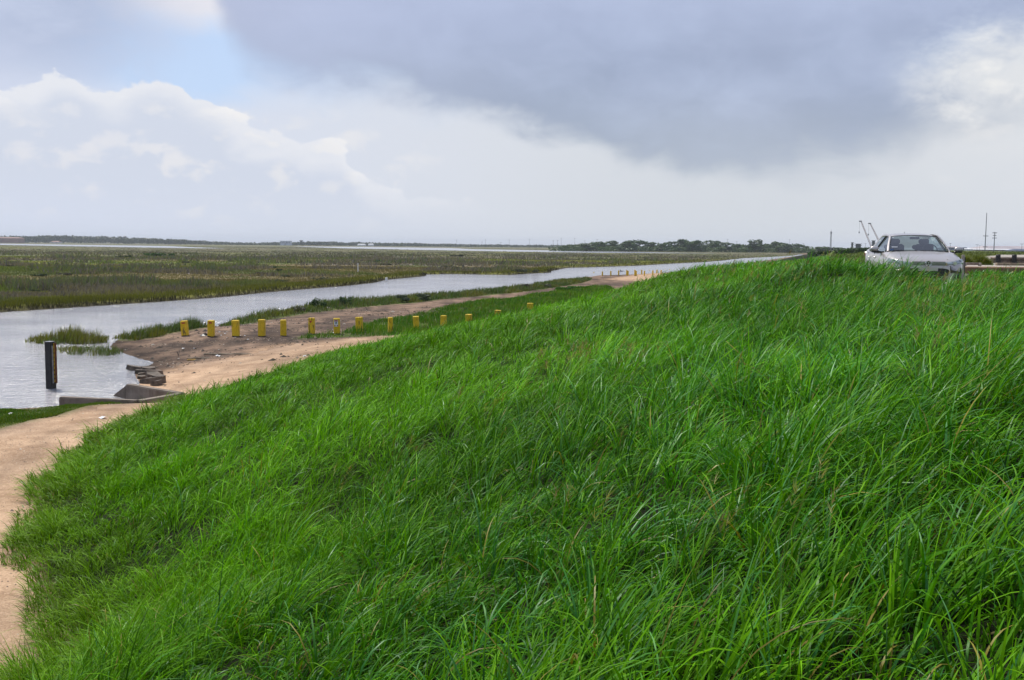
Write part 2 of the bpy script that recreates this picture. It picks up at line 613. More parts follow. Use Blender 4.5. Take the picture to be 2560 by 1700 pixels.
def leaf_mat(name, trans=0.35, rough=0.42, spec=0.45, waxy=False):
    m, t = newmat(name)
    c = attr(t)
    if waxy:                                              # bluish blades carry a waxy bloom and glint more
        sc_ = t.n('ShaderNodeSeparateColor')
        t.t.links.new(c, sc_.inputs[0])
        spec = t.m('MULTIPLY_ADD', sc_.outputs[2], 9.0, spec)
    p = principled(t, c, rough, spec)
    tr = t.n('ShaderNodeBsdfTranslucent')
    t.put(tr.inputs[0], t.mix(1.0, c, (1.15, 1.2, 0.4, 1), 'MULTIPLY'))
    mx = t.n('ShaderNodeMixShader')
    mx.inputs[0].default_value = trans
    t.t.links.new(p, mx.inputs[1])
    t.t.links.new(tr.outputs[0], mx.inputs[2])
    finish(t, mx.outputs[0])
    return m


M = {}
M['grass'] = leaf_mat('grass_blades', 0.22, 0.46, 0.03, True)
M['marsh'] = leaf_mat('marsh_blades', 0.22, 0.7, 0.1)
M['leaf'] = leaf_mat('tree_leaves', 0.2, 0.55, 0.3)


def ground_material(name, kind):
    m, t = newmat(name)
    geo = t.n('ShaderNodeNewGeometry').outputs['Position']
    c = attr(t)
    if kind == 'gravel':
        g1 = t.noise(geo, 1.1, 6, 0.62)
        g2 = t.noise(geo, 26.0, 3, 0.6)
        vo = t.n('ShaderNodeTexVoronoi')
        t.put(vo.inputs['Vector'], geo)
        vo.inputs['Scale'].default_value = 34
        pebble = t.smooth(vo.outputs['Distance'], 0.1, 0.55)
        cc = t.mix(t.smooth(g1, 0.3, 0.7), t.mix(1.0, c, (0.66, 0.61, 0.56, 1), 'MULTIPLY'), t.mix(1.0, c, (1.16, 1.16, 1.16, 1), 'MULTIPLY'))
        hue = t.n('ShaderNodeSeparateColor')
        t.t.links.new(vo.outputs['Color'], hue.inputs[0])
        cc = t.mix(t.m('MULTIPLY', t.smooth(hue.outputs[0], 0.55, 1.0), 0.55), cc, t.mix(1.0, c, (0.62, 0.56, 0.52, 1), 'MULTIPLY'))
        cc = t.mix(t.m('MULTIPLY', t.smooth(hue.outputs[1], 0.8, 1.0), 0.5), cc, t.mix(1.0, c, (1.35, 1.4, 1.5, 1), 'MULTIPLY'))
        cc = t.mix(t.smooth(g2, 0.62, 0.75, 0, 0.4), cc, (0.12, 0.085, 0.06, 1))
        nrm = bump(t, t.m('ADD', t.m('MULTIPLY', pebble, -0.8), t.m('MULTIPLY', g1, 2.0)), 0.55, 0.02)
        finish(t, principled(t, cc, 0.9, 0.2, 0, nrm))
    else:
        g1 = t.noise(geo, 0.9, 7, 0.65, 0.4)
        g2 = t.noise(geo, 7.0, 5, 0.65)
        cc = t.mix(t.smooth(g1, 0.38, 0.62), t.mix(1.0, c, (0.58, 0.56, 0.56, 1), 'MULTIPLY'), t.mix(1.0, c, (1.25, 1.2, 1.12, 1), 'MULTIPLY'))
        cc = t.mix(t.smooth(g2, 0.52, 0.72, 0, 0.6), cc, t.mix(1.0, c, (0.5, 0.46, 0.42, 1), 'MULTIPLY'))
        nrm = bump(t, t.m('ADD', g1, t.m('MULTIPLY', g2, 0.5)), 0.9, 0.16)
        finish(t, principled(t, cc, 0.92, 0.08, 0, nrm))
    return m


M['gravel'] = ground_material('tan_gravel', 'gravel')
M['soil'] = ground_material('mud_and_soil', 'soil')

# water: small wind waves, murky
m, t = newmat('canal_water')
geo = t.n('ShaderNodeNewGeometry').outputs['Position']
mpn = t.n('ShaderNodeMapping')
t.t.links.new(geo, mpn.inputs[0])
mpn.inputs['Rotation'].default_value = (0, 0, R(-28))
mpn.inputs['Scale'].default_value = (0.55, 1.6, 1)
h1 = t.noise(mpn.outputs[0], 1.5, 4, 0.6, 0.6)
h2 = t.noise(mpn.outputs[0], 5.5, 3, 0.55, 0.3)
h3 = t.noise(geo, 0.12, 3, 0.5)
hh = t.m('ADD', t.m('MULTIPLY', h1, 0.075), t.m('MULTIPLY', h2, 0.065))
hh = t.m('MULTIPLY', hh, t.smooth(h3, 0.3, 0.7, 0.7, 1.25))
nrm = bump(t, hh, 1.0, 1.0)
cc = t.mix(t.smooth(h3, 0.35, 0.7), (0.24, 0.24, 0.255, 1), (0.32, 0.315, 0.325, 1))
finish(t, principled(t, cc, 0.12, 0.6, 0, nrm, IOR=1.33))
M['water'] = m

# ------------------------------------------------------------------ terrain sheet
def terrain():
    az = np.concatenate([np.arange(-180, -60, 3.0), np.arange(-60, -32, 0.6), np.arange(-32, 32, 0.16), np.arange(32, 60, 0.6), np.arange(60, 180, 3.0)])
    az = np.radians(az)
    rad = [0.0, 0.6]
    while rad[-1] < 14000:
        r = rad[-1]
        rad.append(r + max(0.22, r * (0.0155 if r < 400 else 0.05)))
    rad = np.array(rad[1:])
    na, nr = len(az), len(rad)
    A_, R_ = np.meshgrid(az, rad, indexing='ij')
    X, Y = (np.sin(A_) * R_).ravel(), (np.cos(A_) * R_).ravel()
    z, tt, u, v, vt, vc, marsh, sdw, sdp = ground_z(X, Y, True)
    D = np.hypot(X, Y)
    z = z * (1 - sstep(D, 3000, 6000) * (z > 1))
    # regions
    e = 1.3 * (fbm(X / 2.2, Y / 2.2, 21) - 0.5)
    vtan = np.interp(u, TAN[:, 0], TAN[:, 1])
    lowland = (tt >= 0.985) & (~marsh)
    tan_f = sstep(vtan + 1.6 * e - v, -1.4, 1.4) * (v > vt - 1.5)
    gb = np.maximum(np.maximum(poly_sd(X, Y, V_BANK), poly_sd(X, Y, V_GREEN)), np.maximum(poly_sd(X, Y, V_VERGE), poly_sd(X, Y, V_CLUMP)))
    veg = sstep(gb + 0.6 * e, -0.3, 0.3)
    rut = np.maximum(np.exp(-((v - vt - 1.1 + 0.3 * e) / 0.28) ** 2), np.exp(-((v - vt - 2.7 + 0.3 * e) / 0.28) ** 2)) * (0.5 + fbm(X / 2.0, Y / 2.0, 47))
    road_c = sstep(poly_sd(X, Y, CREST_ROAD) + 0.8 * e, -0.4, 0.4)
    n1 = fbm(X / 3.0, Y / 3.0, 40)
    n2 = fbm(X / 0.8, Y / 6.0, 41)
    tan_c = np.array([0.44, 0.30, 0.19])
    mud_c = np.array([0.22, 0.155, 0.115])
    dmud = np.array([0.095, 0.07, 0.055])
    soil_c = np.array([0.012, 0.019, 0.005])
    gsoil = np.array([0.085, 0.12, 0.03])
    C = np.empty((len(X), 3))
    mixf = sstep(n1 * 0.6 + n2 * 0.5, 0.42, 0.68)[:, None]
    C[:] = mud_c * (1 - mixf) + dmud * mixf
    wet = sstep(sdw, 2.2, 0.1)[:, None]
    C = C * (1 - 0.55 * wet)
    C = C * (1 - tan_f[:, None]) + tan_c * (0.78 + 0.5 * n1[:, None]) * (1 - 0.22 * np.clip(rut, 0, 1)[:, None]) * tan_f[:, None]
    C = C * (1 - veg[:, None]) + gsoil * veg[:, None]
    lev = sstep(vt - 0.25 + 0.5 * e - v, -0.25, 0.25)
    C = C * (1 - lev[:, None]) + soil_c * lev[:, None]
    cr = (road_c * (tt < 0.2))[:, None]
    C = C * (1 - cr) + np.array([0.36, 0.33, 0.30]) * cr
    inl = (sstep(D, 70, 120) * (v < vc) * (1 - road_c))[:, None]
    C = C * (1 - inl) + np.array([0.12, 0.15, 0.035]) * inl
    mz = marsh_colour(X, Y, sdw)
    C = np.where(marsh[:, None], mz, C)
    V = np.stack([X, Y, z], 1)
    # faces
    i = np.arange(na)[:, None]
    j = np.arange(nr - 1)[None, :]
    i2 = (i + 1) % na
    q = np.stack([i * nr + j, i * nr + j + 1, i2 * nr + j + 1, i2 * nr + j], -1).reshape(-1, 4)
    q = q[:, ::-1]
    cen = lambda a: a[q].mean(1)
    reg = np.zeros(len(q), dtype=int)                     # 0 ground
    levf = cen(lev) > 0.5
    roadf = (cen(tan_f) > 0.5) & (~levf) & (cen(veg) < 0.6)
    crf = (cen(road_c) > 0.5) & (cen(tt) < 0.2)
    mf = cen(marsh.astype(float)) > 0.5
    reg[mf] = 3
    reg[(~mf) & roadf] = 1
    reg[(~mf) & levf] = 2
    reg[crf] = 4
    reg[(cen(sdw) < -0.05)] = 5
    names = ['mudflat_ground', 'gravel_road', 'levee_ground', 'marsh_ground', 'crest_road', 'canal_bed']
    mats = ['soil', 'gravel', 'soil', 'soil', 'gravel', 'soil']
    labels = ['bare brown mud flat between canal and gravel road', 'tan gravel road curving round the foot of the levee', 'earth of the grassy levee', 'flat ground of the marsh beyond the canal',
              'pale gravel road on top of the levee', 'muddy bed of the canal']
    for k in range(6):
        f = q[reg == k]
        if len(f) == 0:
            continue
        ids, inv = np.unique(f.ravel(), return_inverse=True)
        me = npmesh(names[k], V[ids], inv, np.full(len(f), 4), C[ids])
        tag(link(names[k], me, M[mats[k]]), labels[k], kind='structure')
    # middle cap under the camera
    n = na
    ring = np.arange(na) * nr
    ids = ring
    vv = np.concatenate([V[ids], [[0, 0, gz(0, 0)]]])
    fs = np.stack([np.arange(n), np.full(n, n), (np.arange(n) + 1) % n], 1)[:, ::-1]
    me = npmesh('levee_ground', vv, fs.ravel(), np.full(n, 3), np.tile(soil_c, (n + 1, 1)))
    tag(link('levee_ground', me, M['soil']), 'earth of the grassy levee', kind='structure')


def marsh_fields(x, y, sdw):
    a = fbm(x / 30.0, y / 17.0, 60, 4)           # scrub versus grass
    b = fbm(x / 90.0, y / 75.0, 64, 3)
    c = fbm(x / 6.0, y / 6.0, 68, 3)
    D = np.hypot(x, y)
    edge_g = sstep(sdw, 9.0 + 9 * (b - 0.5), 3.0)
    scrub = sstep(a + 0.35 * (c - 0.5), 0.49, 0.55) * (1 - edge_g)
    green = sstep(fbm(x / 18.0 + 50, y / 9.0, 71, 3), 0.52, 0.60) * (1 - edge_g)
    far = sstep(D, 220, 520)
    return a, b, c, edge_g, scrub, green, far


def marsh_colour(x, y, sdw):
    a, b, c, eg, scrub, green, far = marsh_fields(x, y, sdw)
    olive = np.array([0.13, 0.135, 0.024])
    brown = np.array([0.12, 0.10, 0.05])
    purple = np.array([0.115, 0.10, 0.082])
    dg = np.array([0.065, 0.10, 0.03])
    yel = np.array([0.17, 0.17, 0.022])
    bb = sstep(b, 0.42, 0.62)[:, None]
    col_ = brown * (1 - bb) + olive * bb
    col_ = col_ * (1 - eg[:, None]) + (olive * 0.66) * eg[:, None]
    col_ = col_ * (1 - scrub[:, None]) + purple * scrub[:, None]
    g = (green * 0.6)[:, None]
    col_ = col_ * (1 - g) + dg * g
    f = (far * (0.6 + 0.5 * (0.5 - b)))[:, None]
    col_ = col_ * (1 - f) + np.array([0.080, 0.082, 0.048]) * f
    edge_m = sstep(sdw, 1.0, 0.4)[:, None]
    return 1.5 * col_ * (0.75 + 0.5 * c[:, None]) * (1 - edge_m) + np.array([0.05, 0.045, 0.03]) * edge_m


terrain()
wv_ = [(-9000, -200, 0), (9000, -200, 0), (9000, 9000, 0), (-9000, 9000, 0)]
canal_pts = gpoly(LEFT_BANK + RIGHT_BANK[::-1])


def water_sheet(name, poly, grow, label):
    # a level sheet reaching a little under the banks
    P = np.array(poly)
    nxt, prv = np.roll(P, -1, 0), np.roll(P, 1, 0)
    area = 0.5 * np.sum(P[:, 0] * nxt[:, 1] - nxt[:, 0] * P[:, 1])
    e_ = nxt - prv
    nrm_ = np.stack([e_[:, 1], -e_[:, 0]], 1) * (1 if area > 0 else -1)
    nrm_ /= np.linalg.norm(nrm_, axis=1)[:, None] + 1e-9
    Q = P + nrm_ * grow
    bmw = bmesh.new()
    vs = [bmw.verts.new((a, b, 0.0)) for a, b in Q]
    f = bmw.faces.new(vs)
    if f.normal.z < 0 or area < 0:
        f.normal_flip()
    bmesh.ops.triangulate(bmw, faces=[f])
    bmesh.ops.recalc_face_normals(bmw, faces=bmw.faces)
    me = bpy.data.meshes.new(name)
    bmw.to_mesh(me)
    bmw.free()
    if me.polygons[0].normal.z < 0:
        me.flip_normals()
    tag(link(name, me, M['water']), label, kind='structure')


water_sheet('canal_water', canal_pts, 0.35, 'wind-rippled grey water of the canal')
water_sheet('pond_water', POND, 3.0, 'thin bright strip of pond water far across the marsh')
water_sheet('bay_water', BAY, 3.0, 'pale strip of bay water below the distant shore')


# ------------------------------------------------------------------ blades
def blades(base, length, width, azim, lean, bend, nseg, cols, name, tipc=None, face_cam=0.0):
    """curved tapering blades as one mesh. azim: direction of lean, lean: angle from upright at the root, bend: extra angle at the tip"""
    N = len(base)
    k = np.linspace(0, 1, nseg + 1)
    th = lean[:, None] + bend[:, None] * k[None, :] ** 1.4
    seg = length[:, None] / nseg
    thm = 0.5 * (th[:, 1:] + th[:, :-1])
    hx = np.concatenate([np.zeros((N, 1)), np.cumsum(np.sin(thm) * seg, 1)], 1)
    hz = np.concatenate([np.zeros((N, 1)), np.cumsum(np.cos(thm) * seg, 1)], 1)
    ca, sa = np.cos(azim), np.sin(azim)
    cx = base[:, 0:1] + hx * ca[:, None]
    cyy = base[:, 1:2] + hx * sa[:, None]
    cz = base[:, 2:3] + hz
    # width direction, a random turn about the vertical
    wa = azim + np.pi / 2 + rng.normal(0, 0.5, N)
    tw = rng.normal(0, 0.45, N)
    wx, wy = np.cos(wa), np.sin(wa)
    prof = (1 - k ** 2.2) * (0.55 + 0.45 * np.minimum(1, k / 0.25))
    hw = 0.5 * width[:, None] * prof[None, :]
    P = []
    zt = np.sin(tw)[:, None] * 0.6
    ctw = np.cos(tw)[:, None]
    for s_ in (-1, 1):
        P.append(np.stack([cx + s_ * hw * wx[:, None] * ctw, cyy + s_ * hw * wy[:, None] * ctw, cz + s_ * hw * zt], -1))
    Lf, Rt = P
    nv_ = 2 * nseg + 1
    V = np.empty((N, nv_, 3), dtype=np.float32)
    V[:, 0:2 * nseg:2] = Lf[:, :nseg]
    V[:, 1:2 * nseg:2] = Rt[:, :nseg]
    V[:, -1] = Lf[:, -1]
    q = []
    for s_ in range(nseg - 1):
        q += [2 * s_, 2 * s_ + 1, 2 * s_ + 3, 2 * s_ + 2]
    tri = [2 * nseg - 2, 2 * nseg - 1, 2 * nseg]
    pat = np.array(q + tri, dtype=np.int64)
    off = (np.arange(N) * nv_)[:, None]
    loops = (off + pat[None, :]).ravel()
    sizes = np.tile(np.array([4] * (nseg - 1) + [3]), N)
    kk = np.repeat(k[:nseg], 2)
    kk = np.append(kk, 1.0)
    if tipc is None:
        C = np.repeat(cols[:, None, :], nv_, 1)
    else:
        C = cols[:, None, :] * (1 - kk[None, :, None] ** 2) + tipc[:, None, :] * kk[None, :, None] ** 2
    return V.reshape(-1, 3), loops, sizes, C.reshape(-1, 3)


def join_blades(parts, name, mat, label):
    vo, lo, so, co, off = [], [], [], [], 0
    for V, l, s_, c in parts:
        vo.append(V)
        lo.append(l + off)
        so.append(s_)
        co.append(c)
        off += len(V)
    me = npmesh(name, np.concatenate(vo), np.concatenate(lo), np.concatenate(so), np.concatenate(co))
    return tag(link(name, me, mat), label, 'grass', kind='stuff')


def sector(n, d0, d1, a0, a1):
    r = np.sqrt(rng.uniform(d0 * d0, d1 * d1, n))
    a = np.radians(rng.uniform(a0, a1, n))
    return np.sin(a) * r, np.cos(a) * r


def levee_grass():
    parts = []
    #        d0   d1   per m2  segs
    bands = [(0.9, 3.2, 1050, 7), (3.2, 5.0, 1150, 7), (5.0, 8.0, 900, 6), (8, 12, 760, 4), (12, 18, 540, 3), (18, 27, 340, 3), (27, 40, 170, 2), (40, 70, 60, 2), (70, 160, 12, 2)]
    for d0, d1, dens, nseg in bands:
        am = 34 if d0 < 60 else 30
        area = (d1 * d1 - d0 * d0) * math.radians(2 * am) / 2
        n = int(area * dens)
        x, y = sector(n, d0, d1, -am, am)
        if d0 < 17:                                       # the slope goes on beside the view
            m2 = int(n * 0.55)
            xa, ya = sector(m2, d0, d1, am, 76)
            xb, yb = sector(m2 // 2, d0, d1, -76, -am)
            x, y = np.concatenate([x, xa, xb]), np.concatenate([y, ya, yb])
            n = len(x)
        if 5 < d1 < 45:                                   # thicker fringe along the foot of the slope
            x2, y2 = sector(int(area * dens), d0, d1, -am, am)
            u2, v2 = uv(x2, y2)
            vt2 = np.interp(u2, VT[:, 0], VT[:, 1])
            f2 = (np.abs(vt2 - 1.2 - v2) < 2.0)
            x, y = np.concatenate([x, x2[f2]]), np.concatenate([y, y2[f2]])
            n = len(x)
        # clumping: thin out between tufts
        cl = fbm(x / 0.22, y / 0.22, 90, 2)
        keep = rng.random(n) < 0.40 + 1.1 * sstep(cl, 0.3, 0.62)
        x, y = x[keep], y[keep]
        z, tt, u, v, vt, vc, marsh, sdw, sdp = ground_z(x, y, True)
        e = 0.8 * (fbm(x / 0.8, y / 0.8, 22) - 0.5)
        cr = poly_sd(x, y, CREST_ROAD)
        cxl, cyl = x - 10.75, y - 28.2
        ca_, sa_ = math.cos(R(10.8)), math.sin(R(10.8))
        in_car = (np.abs(cxl * ca_ - cyl * sa_) < 1.05) & (np.abs(cxl * sa_ + cyl * ca_) < 2.5)
        ok = (v < vt + 0.15 + e) & ~in_car & (cr < -0.2) & ~marsh & (v > -16)
        x, y, z, tt, u, v, vt, vc, e = (q[ok] for q in (x, y, z, tt, u, v, vt, vc, e))
        n = len(x)
        D = np.hypot(x, y)
        big = fbm(x / 2.6, y / 2.6, 33, 3)
        mid = fbm(x / 1.0, y / 1.0, 35, 2)
        hue = fbm(x / 5.0, y / 5.0, 37, 3)
        toe = sstep(vt - v, 2.4, 0.1)
        # tufts: every blade fans out from the middle of its own clump
        cs = 0.30 + 0.10 * (D > 9) + 0.15 * (D > 20)
        gx, gy = np.floor(x / cs), np.floor(y / cs)
        best = np.full(n, 1e9)
        tx, ty, tr_ = np.zeros(n), np.zeros(n), np.zeros(n)
        for ox in (-1, 0, 1):
            for oy in (-1, 0, 1):
                qx, qy = gx + ox, gy + oy
                px_ = (qx + 0.15 + 0.7 * _hash(qx, qy, 201)) * cs
                py_ = (qy + 0.15 + 0.7 * _hash(qx, qy, 202)) * cs
                dd = (x - px_) ** 2 + (y - py_) ** 2
                nb = dd < best
                best = np.where(nb, dd, best)
                tx, ty, tr_ = np.where(nb, px_, tx), np.where(nb, py_, ty), np.where(nb, _hash(qx, qy, 203), tr_)
        rr_ = np.sqrt(best) / (0.5 * cs)
        L = (0.26 + 0.50 * sstep(big * 0.35 + mid * 0.65, 0.33, 0.68)) * (0.62 + 0.6 * tr_) * (1.12 - 0.30 * np.minimum(rr_, 1.4) ** 2) * rng.uniform(0.7, 1.2, n)
        L *= 1 - 0.15 * toe
        L *= 1 - 0.12 * sstep(v, 6, 14) * (D > 20)
        crest_t = sstep(np.abs(v - vc), 4, 1) * sstep(D, 16, 20)
        L *= 1 + 0.15 * crest_t
        L *= 1 + 0.35 * sstep(np.hypot(x - 8.6, y - 23.6), 2.9, 0.9)
        L *= 1 - 0.15 * sstep(D, 9, 15)
        L *= 1 - 0.35 * sstep(D, 40, 60)
        wbase = rng.uniform(0.008, 0.0165, n) * (1 - 0.25 * sstep(D, 3.5, 1.5)) * (1.0 - 0.35 * sstep(v, 2, 9) * sstep(14 - D, -2, 2))
        wd = np.maximum(wbase, D * 0.00085 * rng.uniform(0.7, 1.2, n))
        # wind from the left, gusting by patch; at the foot the blades droop outwards
        wind = 0.15 + 2.2 * (fbm(x / 3.5, y / 3.5, 44, 2) - 0.5)
        vx = 0.75 * np.cos(wind) + 0.95 * (x - tx) / (0.5 * cs) + rng.normal(0, 0.45, n)
        vy = 0.75 * np.sin(wind) + 0.95 * (y - ty) / (0.5 * cs) + rng.normal(0, 0.45, n)
        wdir = np.arctan2(vy, vx)
        down = math.pi - DU + 0.0
        droop = sstep(vt - v, 2.0, 0.2) * (D < 30)
        azim = np.where(rng.random(n) < droop * 0.75, down + rng.normal(0, 0.6, n), wdir)
        lean = np.clip(0.10 + 0.30 * np.hypot(vx, vy) + rng.normal(0, 0.12, n), 0, 1.0)
        bend = rng.uniform(0.5, 2.5, n)
        L *= 1 - 0.25 * sstep(D, 3.2, 1.5)
        L *= 1 - 0.12 * sstep(D, 9, 5)
        L = np.where(D > 12, np.minimum(L, 0.78), L)
        lush = np.array([0.027, 0.165, 0.002])
        bright = np.array([0.120, 0.300, 0.002])
        blue = np.array([0.036, 0.185, 0.034])
        deep = np.array([0.006, 0.055, 0.002])
        yelt = np.array([0.120, 0.180, 0.006])
        r1 = rng.random(n)[:, None]
        side = np.maximum(sstep(v + 5 * (hue - 0.5), 0.5, 6.5), 0.8 * sstep(D, 5.0, 3.0))[:, None]
        C = lush * (1 - r1) + bright * r1
        C = C * (1 - 0.65 * side) + (bright * (0.8 + 0.3 * r1)) * 0.65 * side
        bl = ((rng.random(n) < 0.30 * (1 - 0.75 * side[:, 0])) * rng.uniform(0.3, 1, n))[:, None]
        C = C * (1 - bl) + blue * bl
        dp = ((rng.random(n) < 0.3) * rng.uniform(0.2, 0.8, n))[:, None]
        C = C * (1 - dp) + deep * dp
        hh_ = sstep(hue, 0.35, 0.68)[:, None]
        C = C * (0.82 + 0.36 * hh_)
        ye = (toe * 0.5)[:, None]
        C = C * (1 - ye) + yelt * (0.7 + 0.5 * r1) * ye
        dead = rng.random(n) < 0.02
        C[dead] = np.array([0.20, 0.17, 0.022]) * rng.uniform(0.6, 1.2, dead.sum())[:, None]
        C *= rng.uniform(0.7, 1.25, n)[:, None] * (0.75 + 0.5 * tr_)[:, None]
        tip = C * 1.12 + np.array([0.008, 0.012, 0.0])
        z = z - 0.02
        parts.append(blades(np.stack([x, y, z], 1), L, wd, azim, lean, bend, nseg, C, 'g', tip))
    return join_blades(parts, 'levee_grass', M['grass'], 'tall bright green windblown grass covering the levee slope')


def patch_grass(name, poly, n, hmin, hmax, cols, wmin, label, nseg=2, mat='grass', zfix=None, edge_noise=0.5, lean=0.15):
    P = np.array(poly)
    lo, hi = P.min(0), P.max(0)
    xs, ys, ss, got = [], [], [], 0
    while got < n:
        x = rng.uniform(lo[0], hi[0], 60000)
        y = rng.uniform(lo[1], hi[1], 60000)
        e = 2 * edge_noise * (fbm(x / 1.2, y / 1.2, 51, 3) - 0.5)
        sd = poly_sd(x, y, P) + e
        ok = sd > 0
        xs.append(x[ok])
        ys.append(y[ok])
        ss.append(sd[ok])
        got += int(ok.sum())
    x, y, sd = np.concatenate(xs)[:n], np.concatenate(ys)[:n], np.concatenate(ss)[:n]
    cl = fbm(x / 0.7, y / 0.7, 53, 2)
    ok = rng.random(len(x)) < 0.3 + 1.2 * sstep(cl, 0.35, 0.6)
    x, y, sd, cl = x[ok], y[ok], sd[ok], cl[ok]
    z = ground_z(x, y) if zfix is None else np.full(len(x), zfix)
    nn = len(x)
    f = fbm(x / 2.5, y / 2.5, 57, 3)
    L = (hmin + (hmax - hmin) * sstep(f * 0.6 + cl * 0.4, 0.3, 0.68)) * rng.uniform(0.6, 1.25, nn) * (0.45 + 0.55 * sstep(sd, 0, 0.8))
    D = np.hypot(x, y)
    wd = np.maximum(wmin, D * 0.0007) * rng.uniform(0.7, 1.3, nn)
    g = fbm(x / 1.6, y / 1.6, 59, 3)[:, None]
    a, b, c = (np.array(q) for q in cols)
    C = a * (1 - sstep(g, 0.3, 0.55)) + b * sstep(g, 0.3, 0.55)
    k = (rng.random(nn) < 0.25)[:, None] * rng.uniform(0.3, 1, nn)[:, None]
    C = C * (1 - k) + c * k
    C *= rng.uniform(0.75, 1.25, nn)[:, None]
    B = blades(np.stack([x, y, z - 0.02], 1), L, wd, rng.normal(0.2, 1.2, nn), np.abs(rng.normal(lean, 0.15, nn)), rng.uniform(0.1, 0.9, nn), nseg, C, name)
    return join_blades([B], name, M[mat], label)


levee_grass()
# loose stones on the near stretch of the road
n = 30000
x, y = sector(n, 8.5, 34, -34, -2)
zz, tt_, u_, v_, vt_, b_, mr, sd_, sp_ = ground_z(x, y, True)
pcl = fbm(x / 1.5, y / 1.5, 83, 3)
ok = (~mr) & (sd_ > 0.3) & (v_ > vt_ - 0.3) & (poly_sd(x, y, V_VERGE) < 0.1) & (rng.random(n) < sstep(pcl, 0.3, 0.7))
x, y, zz = x[ok], y[ok], zz[ok]
n = len(x)
sz_ = rng.uniform(0.006, 0.018, n) * (1 + 1.0 * (rng.random(n) < 0.05))
an = rng.uniform(0, 2 * np.pi, n)
B0 = np.stack([x, y, zz + sz_ * 0.2], 1)
ring = [B0 + np.stack([np.cos(an + k_ * 1.57) * sz_ * rng.uniform(0.7, 1.3, n), np.sin(an + k_ * 1.57) * sz_ * rng.uniform(0.7, 1.3, n), -0.3 * sz_], 1) for k_ in range(4)]
V = np.stack(ring + [B0 + np.stack([0 * x, 0 * x, sz_ * 0.7], 1)], 1).reshape(-1, 3)
lp = (np.arange(n)[:, None] * 5 + np.array([0, 1, 4, 1, 2, 4, 2, 3, 4, 3, 0, 4])[None, :]).ravel()
pc = np.array([(0.38, 0.28, 0.20), (0.26, 0.19, 0.14), (0.16, 0.12, 0.10), (0.50, 0.43, 0.36)])[rng.choice(4, n, p=[0.35, 0.32, 0.21, 0.12])]
tag(link('road_stones', npmesh('road_stones', V, lp, np.full(n * 4, 3), np.repeat(pc, 5, 0), False), M['marsh']), 'small loose stones scattered on the gravel road', 'stones', kind='stuff')
OL, GR, BR, YG = (0.15, 0.16, 0.022), (0.075, 0.125, 0.022), (0.13, 0.10, 0.05), (0.085, 0.17, 0.012)
patch_grass('bank_grass', V_BANK, 30000, 0.22, 0.6, [OL, GR, BR], 0.03, 'olive reedy grass along the near bank of the canal')
patch_grass('meadow_grass', V_GREEN, 42000, 0.10, 0.42, [(0.10, 0.215, 0.006), (0.05, 0.15, 0.006), OL], 0.02, 'bright short green grass beside the yellow posts')
patch_grass('verge_grass', V_VERGE, 45000, 0.08, 0.26, [(0.075, 0.16, 0.012), (0.10, 0.17, 0.015), OL], 0.012, 'low green grass verge between concrete wall and gravel road', edge_noise=0.35)
patch_grass('shore_grass', V_CLUMP, 3200, 0.4, 0.75, [OL, GR, BR], 0.03, 'cordgrass fringe at the waterline left of the yellow posts')
patch_grass('cordgrass_bed', ISLE_1, 2600, 0.45, 0.85, [GR, OL, BR], 0.03, 'larger bed of cordgrass standing in the water', zfix=0.0)
patch_grass('cordgrass_bed', ISLE_2, 1100, 0.25, 0.55, [OL, (0.09, 0.13, 0.03), BR], 0.025, 'sparser low cordgrass in the water behind the dark pile', zfix=0.0)


def marsh_plants():
    parts = []
    bands = [(60, 95, 48), (95, 140, 22), (140, 220, 8.0), (220, 360, 1.7), (360, 700, 0.42), (700, 1400, 0.08)]
    for d0, d1, dens in bands:
        area = (d1 * d1 - d0 * d0) * math.radians(62) / 2
        n = int(area * dens)
        x, y = sector(n, d0, d1, -34, 28)
        z, tt, u, v, vt, vc, mar, sdw, sdp = ground_z(x, y, True)
        ok = mar & (sdw > 0.0) & (sdp > 0)
        x, y, z, sdw = x[ok], y[ok], z[ok], sdw[ok]
        n = len(x)
        a, b, c, eg, scrub, green, far = marsh_fields(x, y, sdw)
        D = np.hypot(x, y)
        L = (1 - 0.7 * sstep(D, 350, 650)) * (0.18 + 0.2 * eg + 0.5 * scrub * sstep(c, 0.3, 0.7) + 0.5 * green * sstep(c, 0.4, 0.7)) * rng.uniform(0.5, 1.35, n)
        C = marsh_colour(x, y, sdw)
        tall = (rng.random(n) < 0.35 * scrub)[:, None]
        C = np.where(tall, np.array([0.155, 0.135, 0.125]) * rng.uniform(0.7, 1.2, n)[:, None], C)
        C *= rng.uniform(0.78, 1.2, n)[:, None]
        wd = np.maximum(0.03, D * 0.0008) * rng.uniform(0.6, 1.4, n) * (1 + 0.8 * scrub)
        parts.append(blades(np.stack([x, y, z - 0.03], 1), L, wd, rng.uniform(-np.pi, np.pi, n), np.abs(rng.normal(0.1, 0.2, n)), rng.uniform(0, 0.7, n), 2, C, 'm'))
    join_blades(parts, 'marsh_vegetation', M['marsh'], 'olive cordgrass and grey-brown scrub covering the marsh beyond the canal')


marsh_plants()

